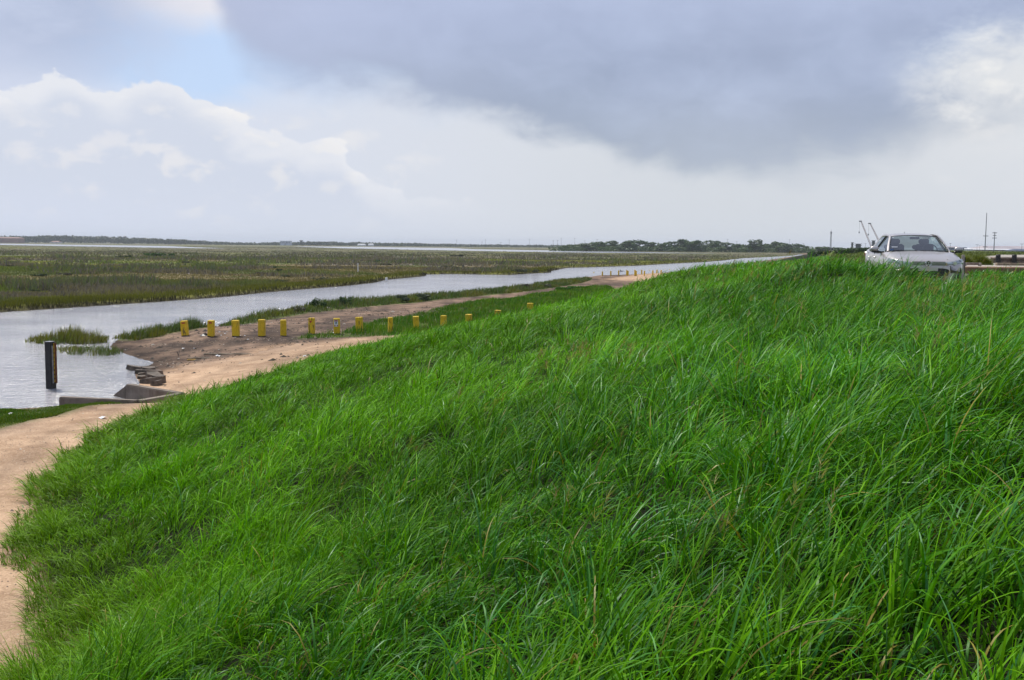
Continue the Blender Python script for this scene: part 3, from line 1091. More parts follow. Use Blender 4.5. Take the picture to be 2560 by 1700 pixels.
# ------------------------------------------------------------------ material set for the things
M['yellow'] = None
m, t = newmat('chipped_yellow_paint')
co = t.n('ShaderNodeTexCoord').outputs['Object']
oi = t.n('ShaderNodeObjectInfo').outputs['Random']
off = t.n('ShaderNodeVectorMath', operation='ADD')
t.t.links.new(co, off.inputs[0])
cmb = t.n('ShaderNodeCombineXYZ')
t.put(cmb.inputs[0], t.m('MULTIPLY', oi, 37.0))
t.put(cmb.inputs[1], t.m('MULTIPLY', oi, 11.0))
t.t.links.new(cmb.outputs[0], off.inputs[1])
stm = t.n('ShaderNodeMapping')
t.t.links.new(off.outputs[0], stm.inputs[0])
stm.inputs['Scale'].default_value = (9, 9, 1.6)
g = t.noise(stm.outputs[0], 1.6, 6, 0.65)
g2 = t.noise(off.outputs[0], 5.0, 5, 0.6)
cc = t.mix(t.smooth(g2, 0.3, 0.7), (0.62, 0.40, 0.010, 1), (0.74, 0.50, 0.016, 1))
cc = t.mix(t.smooth(g, 0.56, 0.66, 0, 0.85), cc, (0.07, 0.05, 0.03, 1))
sz = t.n('ShaderNodeSeparateXYZ')
t.t.links.new(co, sz.inputs[0])
foot = t.smooth(t.m('ADD', sz.outputs[2], t.m('MULTIPLY', g2, -0.12)), 0.0, -0.04)
cc = t.mix(foot, cc, (0.035, 0.028, 0.022, 1))
finish(t, principled(t, cc, 0.6, 0.35, 0, bump(t, g, 0.4, 0.01)))
M['yellow'] = m

m, t = newmat('weathered_concrete')
geo = t.n('ShaderNodeNewGeometry').outputs['Position']
a1 = t.noise(geo, 1.4, 6, 0.65)
sm_ = t.n('ShaderNodeMapping')
t.t.links.new(geo, sm_.inputs[0])
sm_.inputs['Scale'].default_value = (5, 5, 0.5)
a2 = t.noise(sm_.outputs[0], 1.5, 5, 0.6)
a3 = t.noise(geo, 38, 4, 0.6)
cc = t.mix(t.smooth(a1, 0.35, 0.65), (0.12, 0.095, 0.075, 1), (0.22, 0.18, 0.145, 1))
cc = t.mix(t.smooth(a2, 0.55, 0.72, 0, 0.6), cc, (0.08, 0.065, 0.05, 1))
cc = t.mix(t.smooth(a3, 0.55, 0.75, 0, 0.35), cc, (0.36, 0.33, 0.29, 1))
finish(t, principled(t, cc, 0.88, 0.25, 0, bump(t, t.m('ADD', a1, t.m('MULTIPLY', a3, 0.25)), 0.5, 0.03)))
M['concrete'] = m

M['rubble'] = simple('wet_broken_concrete', (0.15, 0.115, 0.085), 0.75, 0.3, 0, 0.65, 3.5, 0.8, 12)
M['pile'] = simple('tarred_timber', (0.022, 0.02, 0.02), 0.6, 0.4, 0, 0.5, 5, 0.6, 18)
M['rust'] = simple('rusty_board', (0.16, 0.055, 0.02), 0.8, 0.2, 0, 0.6, 9, 0.4, 40)
M['zinc'] = simple('galvanised_strip', (0.30, 0.31, 0.34), 0.45, 0.5, 0.6, 0.4, 12)
M['paint_y'] = simple('yellow_numeral_paint', (0.65, 0.42, 0.02), 0.6, 0.4, 0, 0.3, 30)
M['red'] = simple('faded_red_print', (0.50, 0.045, 0.03), 0.55, 0.4, 0, 0.3, 40)
M['white'] = simple('white_plastic', (0.72, 0.72, 0.72), 0.5, 0.4, 0, 0.15, 20)
M['blue'] = simple('blue_print', (0.05, 0.10, 0.22), 0.55, 0.4, 0, 0.3, 30)
M['pmaroon'] = simple('maroon_print', (0.33, 0.03, 0.07), 0.55, 0.4, 0, 0.3, 30)
M['teal'] = simple('green_print', (0.20, 0.36, 0.30), 0.55, 0.4, 0, 0.3, 30)
M['wood'] = simple('driftwood_grey', (0.30, 0.24, 0.17), 0.85, 0.2, 0, 0.45, 8, 0.6, 25)
M['fresh_wood'] = simple('split_wood', (0.55, 0.34, 0.10), 0.8, 0.2, 0, 0.3, 10, 0.4, 25)
M['black'] = simple('black_plastic', (0.012, 0.012, 0.013), 0.45, 0.5, 0, 0.3, 10)
M['dark_wood'] = simple('dark_timber', (0.05, 0.045, 0.04), 0.8, 0.3, 0, 0.4, 8, 0.5, 20)
M['steel_w'] = simple('weathered_steel', (0.23, 0.17, 0.13), 0.6, 0.4, 0.3, 0.45, 5, 0.3, 20)
M['bark'] = simple('bark', (0.09, 0.07, 0.05), 0.9, 0.2, 0, 0.4, 4, 0.6, 10)
M['far_steel'] = simple('grey_steel', (0.16, 0.17, 0.18), 0.6, 0.4, 0.2, 0.2, 0.5)
M['crane_red'] = simple('faded_crane_paint', (0.30, 0.12, 0.09), 0.6, 0.4, 0, 0.3, 0.3)
M['shed_blue'] = simple('blue_grey_cladding', (0.13, 0.16, 0.22), 0.6, 0.4, 0, 0.2, 0.2)
M['shed_pale'] = simple('pale_cladding', (0.45, 0.50, 0.56), 0.6, 0.4, 0, 0.12, 0.2)
M['roof_pale'] = simple('pale_metal_roof', (0.62, 0.63, 0.65), 0.5, 0.5, 0, 0.12, 0.2)
M['roof_lav'] = simple('brownish_grey_roof', (0.33, 0.29, 0.30), 0.6, 0.4, 0, 0.2, 0.1)
M['roof_dark'] = simple('dark_blue_roof', (0.06, 0.08, 0.14), 0.6, 0.4, 0, 0.2, 0.1)
M['brick'] = simple('reddish_brown_wall', (0.26, 0.15, 0.12), 0.8, 0.3, 0, 0.3, 0.05)
M['glass_far'] = simple('dark_window_glass', (0.04, 0.05, 0.06), 0.15, 0.6, 0, 0.3, 1)

# ------------------------------------------------------------------ yellow posts
def post_mesh(hw, h):
    rings = [(hw * 1.0, -0.25), (hw * 1.0, 0.0), (hw * 1.0, h * 0.775), (hw * 0.94, h * 0.785), (hw * 0.94, h * 0.80), (hw * 1.0, h * 0.81), (hw * 1.0, h * 0.965), (hw * 0.86, h)]
    vs, fs = [], []
    for r, z in rings:
        b = r * 0.14
        vs += [(-r + b, -r, z), (r - b, -r, z), (r, -r + b, z), (r, r - b, z), (r - b, r, z), (-r + b, r, z), (-r, r - b, z), (-r, -r + b, z)]
    for k in range(len(rings) - 1):
        for i in range(8):
            j = (i + 1) % 8
            fs.append((k * 8 + i, k * 8 + j, k * 8 + 8 + j, k * 8 + 8 + i))
    fs.append(tuple(range(len(vs) - 8, len(vs))))
    return pymesh('yellow_post', vs, fs)


NEAR = [  # x0, x1, top, base of each post in the photograph, lean in degrees, what sets it apart
    (455, 472, 801, 839.5, -4.5, 'leftmost yellow wooden post, leaning left, with a small red sticker'),
    (520, 536, 800, 841, 1.0, 'second yellow post from the left, with red sticker and black rag at its foot'),
    (581, 599, 800, 841, -1.0, 'third yellow post from the left, with white litter around its foot'),
    (646, 663, 798, 841, 0.5, 'fourth yellow post from the left, streaked with dark vertical cracks'),
    (701, 716.5, 799, 840, 0.0, 'fifth yellow post from the left, dirty at its lower right'),
    (772, 787, 794, 835.5, -0.5, 'sixth yellow post from the left, with red mark and split dark edge'),
    (834, 851, 795, 835, -1.2, 'seventh yellow post from the left, carrying a small red and white sign'),
    (891, 907, 792, 831, -2.0, 'eighth yellow post from the left, just right of the one with a sign'),
    (970, 982, 793, 832, 0.0, 'ninth yellow post from the left, slim, at the edge of the green grass'),
    (1033, 1049, 790, 824, -2.5, 'tenth yellow post from the left, standing in green grass'),
    (1102, 1116, 788, 826, 0.0, 'eleventh yellow post from the left, above the end of the tan road'),
    (1164, 1179.5, 785, 822, 0.0, 'twelfth yellow post from the left, its foot hidden by levee grass'),
    (1236, 1252, 776.5, 813, 2.0, 'thirteenth yellow post from the left, with black marks on its top'),
    (1317, 1334, 758, 795, 0.0, 'last near yellow post on the right, only its top above the grass'),
]
POST_AT = []
for i, (x0, x1, yt, yb, ln, lab) in enumerate(NEAR):
    p = on_ground((x0 + x1) / 2, yb)
    if i >= 11:
        p = atd((x0 + x1) / 2, yb, 54.5 + 1.3 * (i - 11))
        p.z = gz(p.x, p.y)
    D = p.y
    hw = (x1 - x0) * D / FPX / 2 * 0.94
    top = atd((x0 + x1) / 2, yt, D).z
    h = max(0.45, top - p.z)
    POST_AT.append((p, hw, h))
    lm = post_mesh(hw, h)
    o = link('yellow_post', lm, M['yellow'], None, (p.x, p.y, p.z - 0.01))
    o.rotation_euler = (R(random.uniform(-1.5, 1.5)), R(ln), R(random.uniform(-14, 14)))
    tag(o, lab, 'post', 'row of yellow posts across the track')
    if i in (0, 1):
        MB().box((0.0, -hw - 0.004, h * 0.86), (hw * 1.0, 0.006, 0.07)).build('sticker', M['red'], o)['label'] = 'small red sticker'
    if i == 5:
        k = MB()
        k.box((-hw * 0.1, -hw - 0.004, h * 0.80), (hw * 0.9, 0.006, 0.05))
        k.box((-hw * 0.12, -hw - 0.0045, h * 0.75), (hw * 0.4, 0.006, 0.07))
        k.build('sticker', M['red'], o)['label'] = 'torn red sticker'
        MB().box((hw * 0.32, -hw - 0.003, h * 0.93), (hw * 0.16, 0.01, h * 0.16)).build('crack', M['black'], o)
        MB().box((-hw * 0.62, -hw - 0.003, h * 0.36), (hw * 0.18, 0.01, h * 0.46)).build('crack', M['dark_wood'], o)
    if i == 6:
        sg = MB().box((-hw * 0.18, -hw - 0.008, h * 0.695), (hw * 1.22, 0.008, h * 0.41)).build('sign', M['white'], o)
        sg['label'] = 'small white sign with red bands and a blue figure'
        MB().box((-hw * 0.18, -hw - 0.0145, h * 0.845), (hw * 1.02, 0.004, h * 0.075), bev=0.0015).build('red_band', M['pmaroon'], sg)
        MB().box((-hw * 0.18 - hw * 0.36, -hw - 0.0145, h * 0.545), (hw * 0.34, 0.004, h * 0.075)).build('red_band', M['pmaroon'], sg)
        MB().box((-hw * 0.18 + hw * 0.36, -hw - 0.0145, h * 0.545), (hw * 0.34, 0.004, h * 0.075)).build('red_band', M['pmaroon'], sg)
        MB().box((-hw * 0.12, -hw - 0.0145, h * 0.745), (hw * 0.42, 0.004, h * 0.06)).build('figure', M['blue'], sg)
        MB().box((-hw * 0.16, -hw - 0.0145, h * 0.68), (hw * 0.52, 0.004, h * 0.06)).build('figure', M['teal'], sg)
        MB().box((-hw * 0.34, -hw - 0.0145, h * 0.70), (hw * 0.10, 0.004, h * 0.12)).build('figure', M['blue'], sg)
    if i == 12:
        for dx, dh in ((-0.75, 0.12), (-0.1, 0.14), (0.35, 0.2)):
            MB().box((hw * dx, -hw - 0.003, h * (0.95 - dh / 2)), (hw * 0.18, 0.01, h * dh)).build('black_mark', M['black'], o)
    if i == 7:
        for dx in (-0.6, 0.1):
            MB().box((hw * dx, 0, h * 0.99), (hw * 0.25, hw * 0.3, h * 0.05)).build('spike', M['black'], o)

FARP = [(397, 353, 382), (460, 350, 383), (522, 347, 382), (580, 342, 379), (640, 340, 381), (649, 346, 381), (700, 337, 383), (709, 346, 383), (750, 338, 372), (770, 345, 381), (805, 338, 364),
        (832, 342, 379), (862, 338, 363), (893, 340, 373), (923, 336, 358), (957, 332, 356), (978, 332, 352)]
ORD = ['first', 'second', 'third', 'fourth', 'fifth', 'sixth', 'seventh', 'eighth', 'ninth', 'tenth', 'eleventh', 'twelfth', 'thirteenth', 'fourteenth', 'fifteenth', 'sixteenth', 'last']
fpm = post_mesh(0.10, 0.82)
for i, (cx_, ct, cb) in enumerate(FARP):
    px = 1350 + cx_ * 0.33884
    p = on_ground(px, 560 + cb * 0.33884)
    o = link('yellow_post', fpm, M['yellow'], None, p)
    hgt = (cb - ct) * 0.33884 * p.y / FPX
    o.scale = (1, 1, max(0.6, min(1.25, hgt / 0.82)))
    tag(o, ORD[i] + ' slim yellow post from the left in the far rows by the canal', 'post', 'far rows of yellow posts by the canal')

# ------------------------------------------------------------------ gauge pile in the water
pb = at(128, 971, 0.0)
pile = empty('gauge_pile', pb, R(-16))
tag(pile, 'dark square timber pile with yellow-numbered depth gauge standing in the canal', 'pile')
HP = 1.60
MB().box((0, 0, HP / 2 - 0.4), (0.25, 0.25, HP + 0.8), bev=0.02).build('timber', M['pile'], pile)
MB().box((0, 0, HP + 0.008), (0.22, 0.22, 0.012)).build('cap', M['zinc'], pile)
MB().box((0.137, -0.05, HP * 0.52), (0.02, 0.06, HP * 0.80)).build('metal_strip', M['zinc'], pile)
gb_ = MB().box((0.150, 0.06, HP * 0.54), (0.045, 0.11, HP * 0.86)).build('gauge_board', M['rust'], pile)
nm = MB()
nm.box((0, 0, 0), (0.05, 0.012, 0.016)).box((0, 0, 0.05), (0.05, 0.012, 0.016)).box((0.02, 0, 0.025), (0.014, 0.012, 0.05)).box((-0.02, 0, 0.012), (0.014, 0.012, 0.03))
nme = nm.mesh('numeral')
nme.materials.append(M['paint_y'])
for k in range(9):
    z = 0.24 + k * 0.145
    o = link('numeral', nme, None, gb_, (0.150, 0.0, z))
    o.scale = (0.7, 1, 1.25)
tk = MB().box((0, 0, 0), (0.03, 0.012, 0.014)).mesh('tick')
tk.materials.append(M['paint_y'])
for k in range(26):
    link('tick', tk, None, gb_, (0.160, -0.001, 0.72 + k * 0.033))

# ------------------------------------------------------------------ concrete culvert mouth
def wall_run(obj_name, pts, th, z0, z1s, parent, mat):
    """upright wall along a ground line with a level or sloping top"""
    for (a, b), (za, zb) in zip(zip(pts[:-1], pts[1:]), z1s):
        a, b = Vector((*a, 0)), Vector((*b, 0))
        d = (b - a).normalized()
        n_ = Vector((-d.y, d.x, 0)) * th / 2
        vs = [a - n_, a + n_, b + n_, b - n_]
        V = [Vector((p.x, p.y, z0)) for p in vs] + [Vector((vs[0].x, vs[0].y, za)), Vector((vs[1].x, vs[1].y, za)), Vector((vs[2].x, vs[2].y, zb)), Vector((vs[3].x, vs[3].y, zb))]
        bm = bmesh.new()
        bv = [bm.verts.new(p) for p in V]
        for f in ((3, 2, 1, 0), (4, 5, 6, 7), (0, 1, 5, 4), (1, 2, 6, 5), (2, 3, 7, 6), (3, 0, 4, 7)):
            bm.faces.new([bv[i] for i in f])
        bmesh.ops.recalc_face_normals(bm, faces=bm.faces)
        bmesh.ops.bevel(bm, geom=list(bm.edges), offset=0.025, segments=2, affect='EDGES')
        me = bpy.data.meshes.new(obj_name)
        bm.to_mesh(me)
        bm.free()
        link(obj_name, me, mat, parent)


ZT = 0.46
hw_o = empty('culvert_headwall', (0, 0, 0))
tag(hw_o, 'weathered concrete culvert headwall with angled wing walls at the water edge', 'wall')
A0 = tuple(at(152, 991, ZT).xy)
A1 = tuple(at(343, 1000, ZT).xy)
C1 = tuple(at(452, 984, ZT).xy)
B1 = tuple(at(322, 962, ZT).xy)
wall_run('front_wall', [A0, A1], 0.22, -0.5, [(ZT, ZT)], hw_o, M['concrete'])
wall_run('corner_wall', [(A1[0] + 0.05, A1[1]), C1], 0.26, -0.5, [(ZT - 0.004, ZT + 0.02)], hw_o, M['concrete'])
wall_run('back_wall', [(C1[0] - 0.02, C1[1] + 0.12), B1], 0.26, -0.5, [(ZT + 0.012, ZT + 0.03)], hw_o, M['concrete'])
W1 = tuple(at(290, 989, 0.0).xy)
wall_run('wing_wall', [(B1[0] - 0.06, B1[1] + 0.14), W1], 0.2, -0.5, [(ZT - 0.03, 0.03)], hw_o, M['concrete'])
L0, L1 = tuple(at(-260, 1040, 0.16).xy), tuple(at(84, 1030, 0.16).xy)
lw = empty('concrete_edging', (0, 0, 0))
tag(lw, 'low concrete edging along the water at the left border', 'wall')
wall_run('edging_block', [L0, L1], 0.22, -0.5, [(0.16, 0.15)], lw, M['concrete'])

# broken slabs at the shore
def slab_mesh(sx, sy, sz, seed):
    r = random.Random(seed)
    bm = bmesh.new()
    n = 7
    ring = []
    for i in range(n):
        a = 2 * math.pi * i / n + r.uniform(-0.25, 0.25)
        k = r.uniform(0.75, 1.1)
        ring.append((math.cos(a) * sx * k, math.sin(a) * sy * k))
    b0 = [bm.verts.new((x, y, -sz / 2)) for x, y in ring]
    b1 = [bm.verts.new((x * r.uniform(0.88, 0.98), y * r.uniform(0.88, 0.98), sz / 2 + r.uniform(-0.02, 0.02))) for x, y in ring]
    bm.faces.new(b0[::-1])
    bm.faces.new(b1)
    for i in range(n):
        j = (i + 1) % n
        bm.faces.new((b0[i], b0[j], b1[j], b1[i]))
    bmesh.ops.triangulate(bm, faces=[f for f in bm.faces if len(f.verts) > 4])
    me = bpy.data.meshes.new('concrete_slab')
    bm.to_mesh(me)
    bm.free()
    return me


SLABS = [(345, 921, 0.62, 0.26, 0.13, 10, 'long flat broken slab reaching farthest into the water', 0.06),
         (372, 923, 0.42, 0.25, 0.13, -12, 'short dark slab beside the farthest-reaching one', 0.10),
         (372, 930, 0.70, 0.20, 0.12, 24, 'tilted long slab lying across the rubble pile', 0.16),
         (360, 938, 0.33, 0.25, 0.17, 40, 'dark blocky chunk at the waterline under the tilted slab', 0.06),
         (385, 940, 0.40, 0.25, 0.16, -20, 'brown chunk in the middle of the rubble pile', 0.14),
         (398, 945, 0.34, 0.24, 0.14, 15, 'small chunk on the landward side of the rubble pile', 0.16),
         (376, 951, 0.45, 0.24, 0.14, 5, 'flat slab at the near foot of the rubble pile', 0.10),
         (395, 956, 0.36, 0.20, 0.12, 30, 'nearest thin slab just behind the concrete headwall', 0.12),
         (352, 945, 0.22, 0.16, 0.12, 60, 'smallest wet stone at the tip of the rubble pile', 0.02)]
for i, (px, py, sx, sy, sz, rz, lab, zz) in enumerate(SLABS):
    p = at(px, py, zz)
    o = link('concrete_slab', slab_mesh(sx * 0.8, sy, sz * 1.3, 100 + i), M['rubble'], None, p)
    o.rotation_euler = (R(random.uniform(-10, 10)), R(random.uniform(-12, 12)), R(rz))
    tag(o, lab, 'rubble', 'broken concrete at the shore')

# ------------------------------------------------------------------ driftwood and litter
def stick(name, px, py, length, r, rz, mat, label, cat='driftwood', tilt=0):
    p = on_ground(px, py)
    k = MB()
    n = 5
    pts = []
    for i in range(n + 1):
        f = i / n - 0.5
        pts.append(Vector((f * length, 0.05 * length * math.sin(3 * f + px), r * 0.6 + abs(f) * tilt * length)))
    for a, b in zip(pts[:-1], pts[1:]):
        k.tube(a, b, r * random.uniform(0.8, 1.1), r * random.uniform(0.7, 1.0), 6)
    o = k.build(name, mat, None, loc=p)
    o.rotation_euler = (0, 0, R(rz))
    return tag(o, label, cat)


stick('driftwood_plank', 498, 898, 0.85, 0.06, 18, M['wood'], 'grey driftwood stick lying on the mud below the posts')
stick('split_timber', 481, 901, 0.42, 0.045, 10, M['fresh_wood'], 'short orange-yellow piece of split wood beside the grey stick')
stick('driftwood_log', 556, 887, 1.6, 0.05, 4, M['wood'], 'long thin pale branch on the sand below the third post')
stick('dead_branch', 607, 886, 0.8, 0.04, -8, M['wood'], 'small pale branch right of the long thin branch')
stick('upright_twig', 446, 891, 0.5, 0.015, 90, M['dark_wood'], 'thin dark twig sticking out of the mud', 'twig', 0.9)
fl = on_ground(1553, 686)
k = MB()
k.tube((-1.6, 0, 0.25), (0.1, 0.1, 0.55), 0.16, 0.2, 7).tube((0.1, 0.1, 0.55), (1.9, 0, 0.12), 0.2, 0.12, 7).tube((0.1, 0.1, 0.5), (-0.3, -0.5, 0.95), 0.1, 0.04, 6).tube((-1.6, 0, 0.25), (-2.1, 0.2, 0.02), 0.16, 0.1, 7)
o = k.build('driftwood_log', M['dark_wood'], None, loc=fl)
tag(o, 'dark driftwood log washed up between the far yellow posts', 'driftwood')


def scrap_mesh(seed, s_):
    r = random.Random(seed)
    n = 3
    vs, fs = [], []
    for i in range(n + 1):
        for j in range(n + 1):
            vs.append(((i / n - 0.5) * s_ * r.uniform(0.8, 1.2), (j / n - 0.5) * s_ * 0.7 * r.uniform(0.8, 1.2), s_ * r.uniform(0.0, 0.4)))
    for i in range(n):
        for j in range(n):
            a = i * (n + 1) + j
            fs.append((a, a + 1, a + n + 2, a + n + 1))
    return pymesh('litter', vs, fs)


SC = [scrap_mesh(i, 0.11) for i in range(5)]
for me_ in SC:
    me_.materials.append(M['white'])
LIT = [(549, 831, 1.0), (563, 834, 1.0), (552, 839, 0.8), (588, 845, 1.1), (612, 840, 1.0), (620, 849, 0.8), (568, 845, 0.7), (600, 839, 0.7)]
for i, (px, py, s_) in enumerate(LIT):
    o = link('litter', SC[i % 5], None, None, on_ground(px, py))
    o.scale = (s_, s_, s_)
    o.rotation_euler = (0, 0, random.uniform(0, 6))
    tag(o, 'small white scrap of litter strewn round the third yellow post', 'litter', 'litter round the third post')
for px, py, s_, lab in [(832, 833, 1.7, 'white crumpled bag at the foot of the post with the sign'), (742, 778, 2.2, 'white plastic bag caught in the bank grass below the shrubs'),
                        (987, 847, 1.6, 'flat white scrap at the far end of the tan road'), (541, 816, 2.0, 'white bottle-like scrap at the waterline behind the second post'),
                        (487, 872, 1.5, 'pale scrap on dark mud left of the driftwood'), (458, 872, 1.4, 'leftmost pale scrap on the dark mud'), (761, 891, 1.5, 'white scrap lying alone on the tan road'),
                        (258, 1046, 1.7, 'flat white scrap on the near part of the gravel road'), (545, 891, 2.2, 'flat pale sheet beside the long thin branch'), (1456, 735, 3.0, 'white scrap in the grass where the far track meets the levee'),
                        (28, 1035, 1.2, 'small bluish scrap on the concrete edging')]:
    o = link('litter', SC[int(px) % 5], None, None, on_ground(px, py))
    o.scale = (s_, s_, s_ * 0.8)
    o.rotation_euler = (0, 0, random.uniform(0, 6))
    tag(o, lab, 'litter')
p = on_ground(512, 839)
k = MB()
k.add([Vector((math.cos(a) * 0.26 * (1 + 0.2 * math.sin(3 * a)), math.sin(a) * 0.2, 0)) for a in [i * math.pi / 5 for i in range(10)]] + [Vector((0.05, 0, 0.13)), Vector((-0.1, 0.03, 0.09))],
      [(i, (i + 1) % 10, 10 if i < 5 else 11) for i in range(10)] + [(0, 10, 11), (5, 11, 10)])
tag(k.build('black_rag', M['black'], None, loc=p), 'black rag lying at the foot of the second yellow post', 'rag')

# dark wrack, chips and pebbles strewn over the mud
n = 26000
x = rng.uniform(-22, 2, n)
y = rng.uniform(30, 75, n)
zz, tt_, u_, v_, vt_, b_, mr, sd_, sp_ = ground_z(x, y, True)
wr = fbm(x / 4.0, y / 1.2, 81, 3)
vtan = np.interp(u_, TAN[:, 0], TAN[:, 1])
ok = (~mr) & (sd_ > 0.15) & (v_ > vt_ + 0.4) & (rng.random(n) < sstep(wr, 0.42, 0.66) * np.where(v_ > vtan, 1.0, 0.14))
x, y, zz = x[ok], y[ok], zz[ok]
n = len(x)
sz_ = rng.uniform(0.012, 0.05, n) * (1 + 1.4 * (rng.random(n) < 0.08))
an = rng.uniform(0, np.pi, n)
ca_, sa_ = np.cos(an) * sz_ * 1.9, np.sin(an) * sz_ * 1.9
B0 = np.stack([x, y, zz], 1)
V = np.stack([B0 + np.stack([-ca_, -sa_, -0.01 + 0 * x], 1), B0 + np.stack([sa_ * 0.4, -ca_ * 0.4, 0 * x], 1), B0 + np.stack([ca_, sa_, -0.01 + 0 * x], 1), B0 + np.stack([0 * x, 0 * x, sz_ * 0.8], 1), B0 + np.stack([-sa_ * 0.4, ca_ * 0.4, 0 * x], 1)], 1).reshape(-1, 3)
pat = np.array([0, 1, 3, 1, 2, 3, 2, 4, 3, 4, 0, 3])
lp = (np.arange(n)[:, None] * 5 + pat[None, :]).ravel()
pc = np.array([(0.045, 0.035, 0.028), (0.09, 0.07, 0.055), (0.17, 0.13, 0.10), (0.30, 0.27, 0.24)])[rng.choice(4, n, p=[0.42, 0.33, 0.2, 0.05])]
tag(link('shore_debris', npmesh('shore_debris', V, lp, np.full(n * 4, 3), np.repeat(pc, 5, 0), False), M['marsh']), 'dark wrack and chips strewn over the mud by the posts', 'debris', kind='stuff')

# ------------------------------------------------------------------ shrubs and trees
def leaf_cloud(blobs, n, size, cols, seed, shell=0.55):
    r = np.random.default_rng(seed)
    blobs = np.array(blobs, dtype=float)            # x y z rx ry rz
    vol = (blobs[:, 3] * blobs[:, 4] * blobs[:, 5]) ** 0.7
    idx = r.choice(len(blobs), n, p=vol / vol.sum())
    d = r.normal(size=(n, 3))
    d /= np.linalg.norm(d, axis=1)[:, None]
    rad = (shell + (1 - shell) * r.random(n)) ** 0.5 * r.uniform(0.75, 1.12, n)
    P = blobs[idx, :3] + d * blobs[idx, 3:] * rad[:, None]
    nn = d + r.normal(0, 0.6, (n, 3))
    nn /= np.linalg.norm(nn, axis=1)[:, None]
    ref = r.normal(size=(n, 3))
    ta = np.cross(nn, ref)
    ta /= np.linalg.norm(ta, axis=1)[:, None]
    tb = np.cross(nn, ta)
    s_ = size * r.uniform(0.5, 1.3, n)[:, None]
    V = np.stack([P - ta * s_, P - tb * s_ * 0.55, P + ta * s_, P + tb * s_ * 0.55], 1).reshape(-1, 3)
    a, b = np.array(cols[0]), np.array(cols[1])
    bt = r.random(len(blobs))[idx][:, None] * 0.6 + r.random(n)[:, None] * 0.4
    C = (a * (1 - bt) + b * bt) * r.uniform(0.75, 1.25, n)[:, None]
    return V, np.arange(n * 4), np.full(n, 4), np.repeat(C, 4, 0)


def crown_mesh(name, *a, **kw):
    V, l, s_, C = leaf_cloud(*a, **kw)
    return npmesh(name, V, l, s_, C, smooth=False)


def trunk_mesh(h, r, seed, limbs=4, spread=0.45):
    rr = random.Random(seed)
    k = MB()
    a = Vector((0, 0, -0.05 * h))
    b = Vector((rr.uniform(-0.05, 0.05) * h, rr.uniform(-0.05, 0.05) * h, 0.38 * h))
    k.tube(a, b, r, r * 0.7, 7)
    for i in range(limbs):
        t_ = 2 * math.pi * i / limbs + rr.uniform(-0.4, 0.4)
        c = b + Vector((math.cos(t_) * spread * h * 0.6, math.sin(t_) * spread * h * 0.6, h * rr.uniform(0.25, 0.42)))
        k.tube(b, c, r * 0.55, r * 0.18, 5)
    return k.mesh('trunk')


TREE = []
for s_ in range(5):
    rr = random.Random(300 + s_)
    bl = []
    for i in range(15):
        a = rr.uniform(0, 6.28)
        q = rr.uniform(0, 0.40)
        z = rr.uniform(0.16, 0.86)
        bl.append((math.cos(a) * q * (1.15 - 0.6 * (z - 0.28)), math.sin(a) * q * (1.15 - 0.6 * (z - 0.28)), z, rr.uniform(0.16, 0.28), rr.uniform(0.16, 0.28), rr.uniform(0.12, 0.19)))
    cm_ = crown_mesh('crown', bl, 1100, 0.07, [(0.022, 0.055, 0.012), (0.055, 0.11, 0.018)], 400 + s_)
    cm_.materials.append(M['leaf'])
    tm = trunk_mesh(1.0, 0.035, 500 + s_)
    tm.materials.append(M['bark'])
    TREE.append((cm_, tm))


def tree(px, top, base_y, D, wpx, var, label, group, name='tree', base_z=None):
    p = atd(px, base_y, D)
    p.z = gz(p.x, p.y) if base_z is None else base_z
    h = atd(px, top, D).z - p.z
    e_ = empty(name, p, random.uniform(0, 6.28))
    sx = wpx * D / FPX / 0.95
    cme, tme = TREE[var % 5]
    c = link('crown', cme, None, e_)
    c.scale = (sx, sx, h * 1.10)
    tt_ = link('trunk', tme, None, e_)
    tt_.scale = (min(sx, h), min(sx, h), h * 0.9)
    return tag(e_, label, 'tree', group)


MIDT = [(1412, 614, 44, 'low tree at the left end of the wood across the marsh'), (1440, 611, 46, None), (1470, 608, 50, None), (1502, 605, 52, None), (1534, 602, 54, None), (1566, 604, 50, None),
        (1594, 601, 54, None), (1628, 606, 48, None), (1656, 609, 44, None), (1680, 604, 44, None), (1704, 599.5, 60, 'broad tallest tree left of the gap in the wood across the marsh'), (1732, 602, 52, None), (1762, 612, 36, 'small tree filling the gap in the wood'),
        (1784, 602, 54, 'spreading tree right of the gap in the wood'), (1812, 606, 46, None), (1842, 611, 44, None), (1868, 612, 40, None), (1888, 600, 42, 'tall tree whose flat top stands above the right part of the wood'), (1912, 610, 40, None),
        (1936, 604, 50, None), (1962, 609, 44, None), (1988, 610, 46, None), (2014, 616, 40, 'low tree at the right end of the wood, behind the canal end')]
ORDT = ORD[:16] + ['seventeenth', 'eighteenth', 'nineteenth', 'twentieth', 'twenty-first', 'twenty-second', 'twenty-third']
for i, (px, top, wd_, lab) in enumerate(MIDT):
    D = 1010 + 25 * math.sin(i * 2.1)
    if lab is None:
        lab = ORDT[i] + ' tree from the left in the dark wood across the marsh'
    tree(px, top, 630, D, wd_, i, lab, 'trees of the wood across the marsh', base_z=0.1)
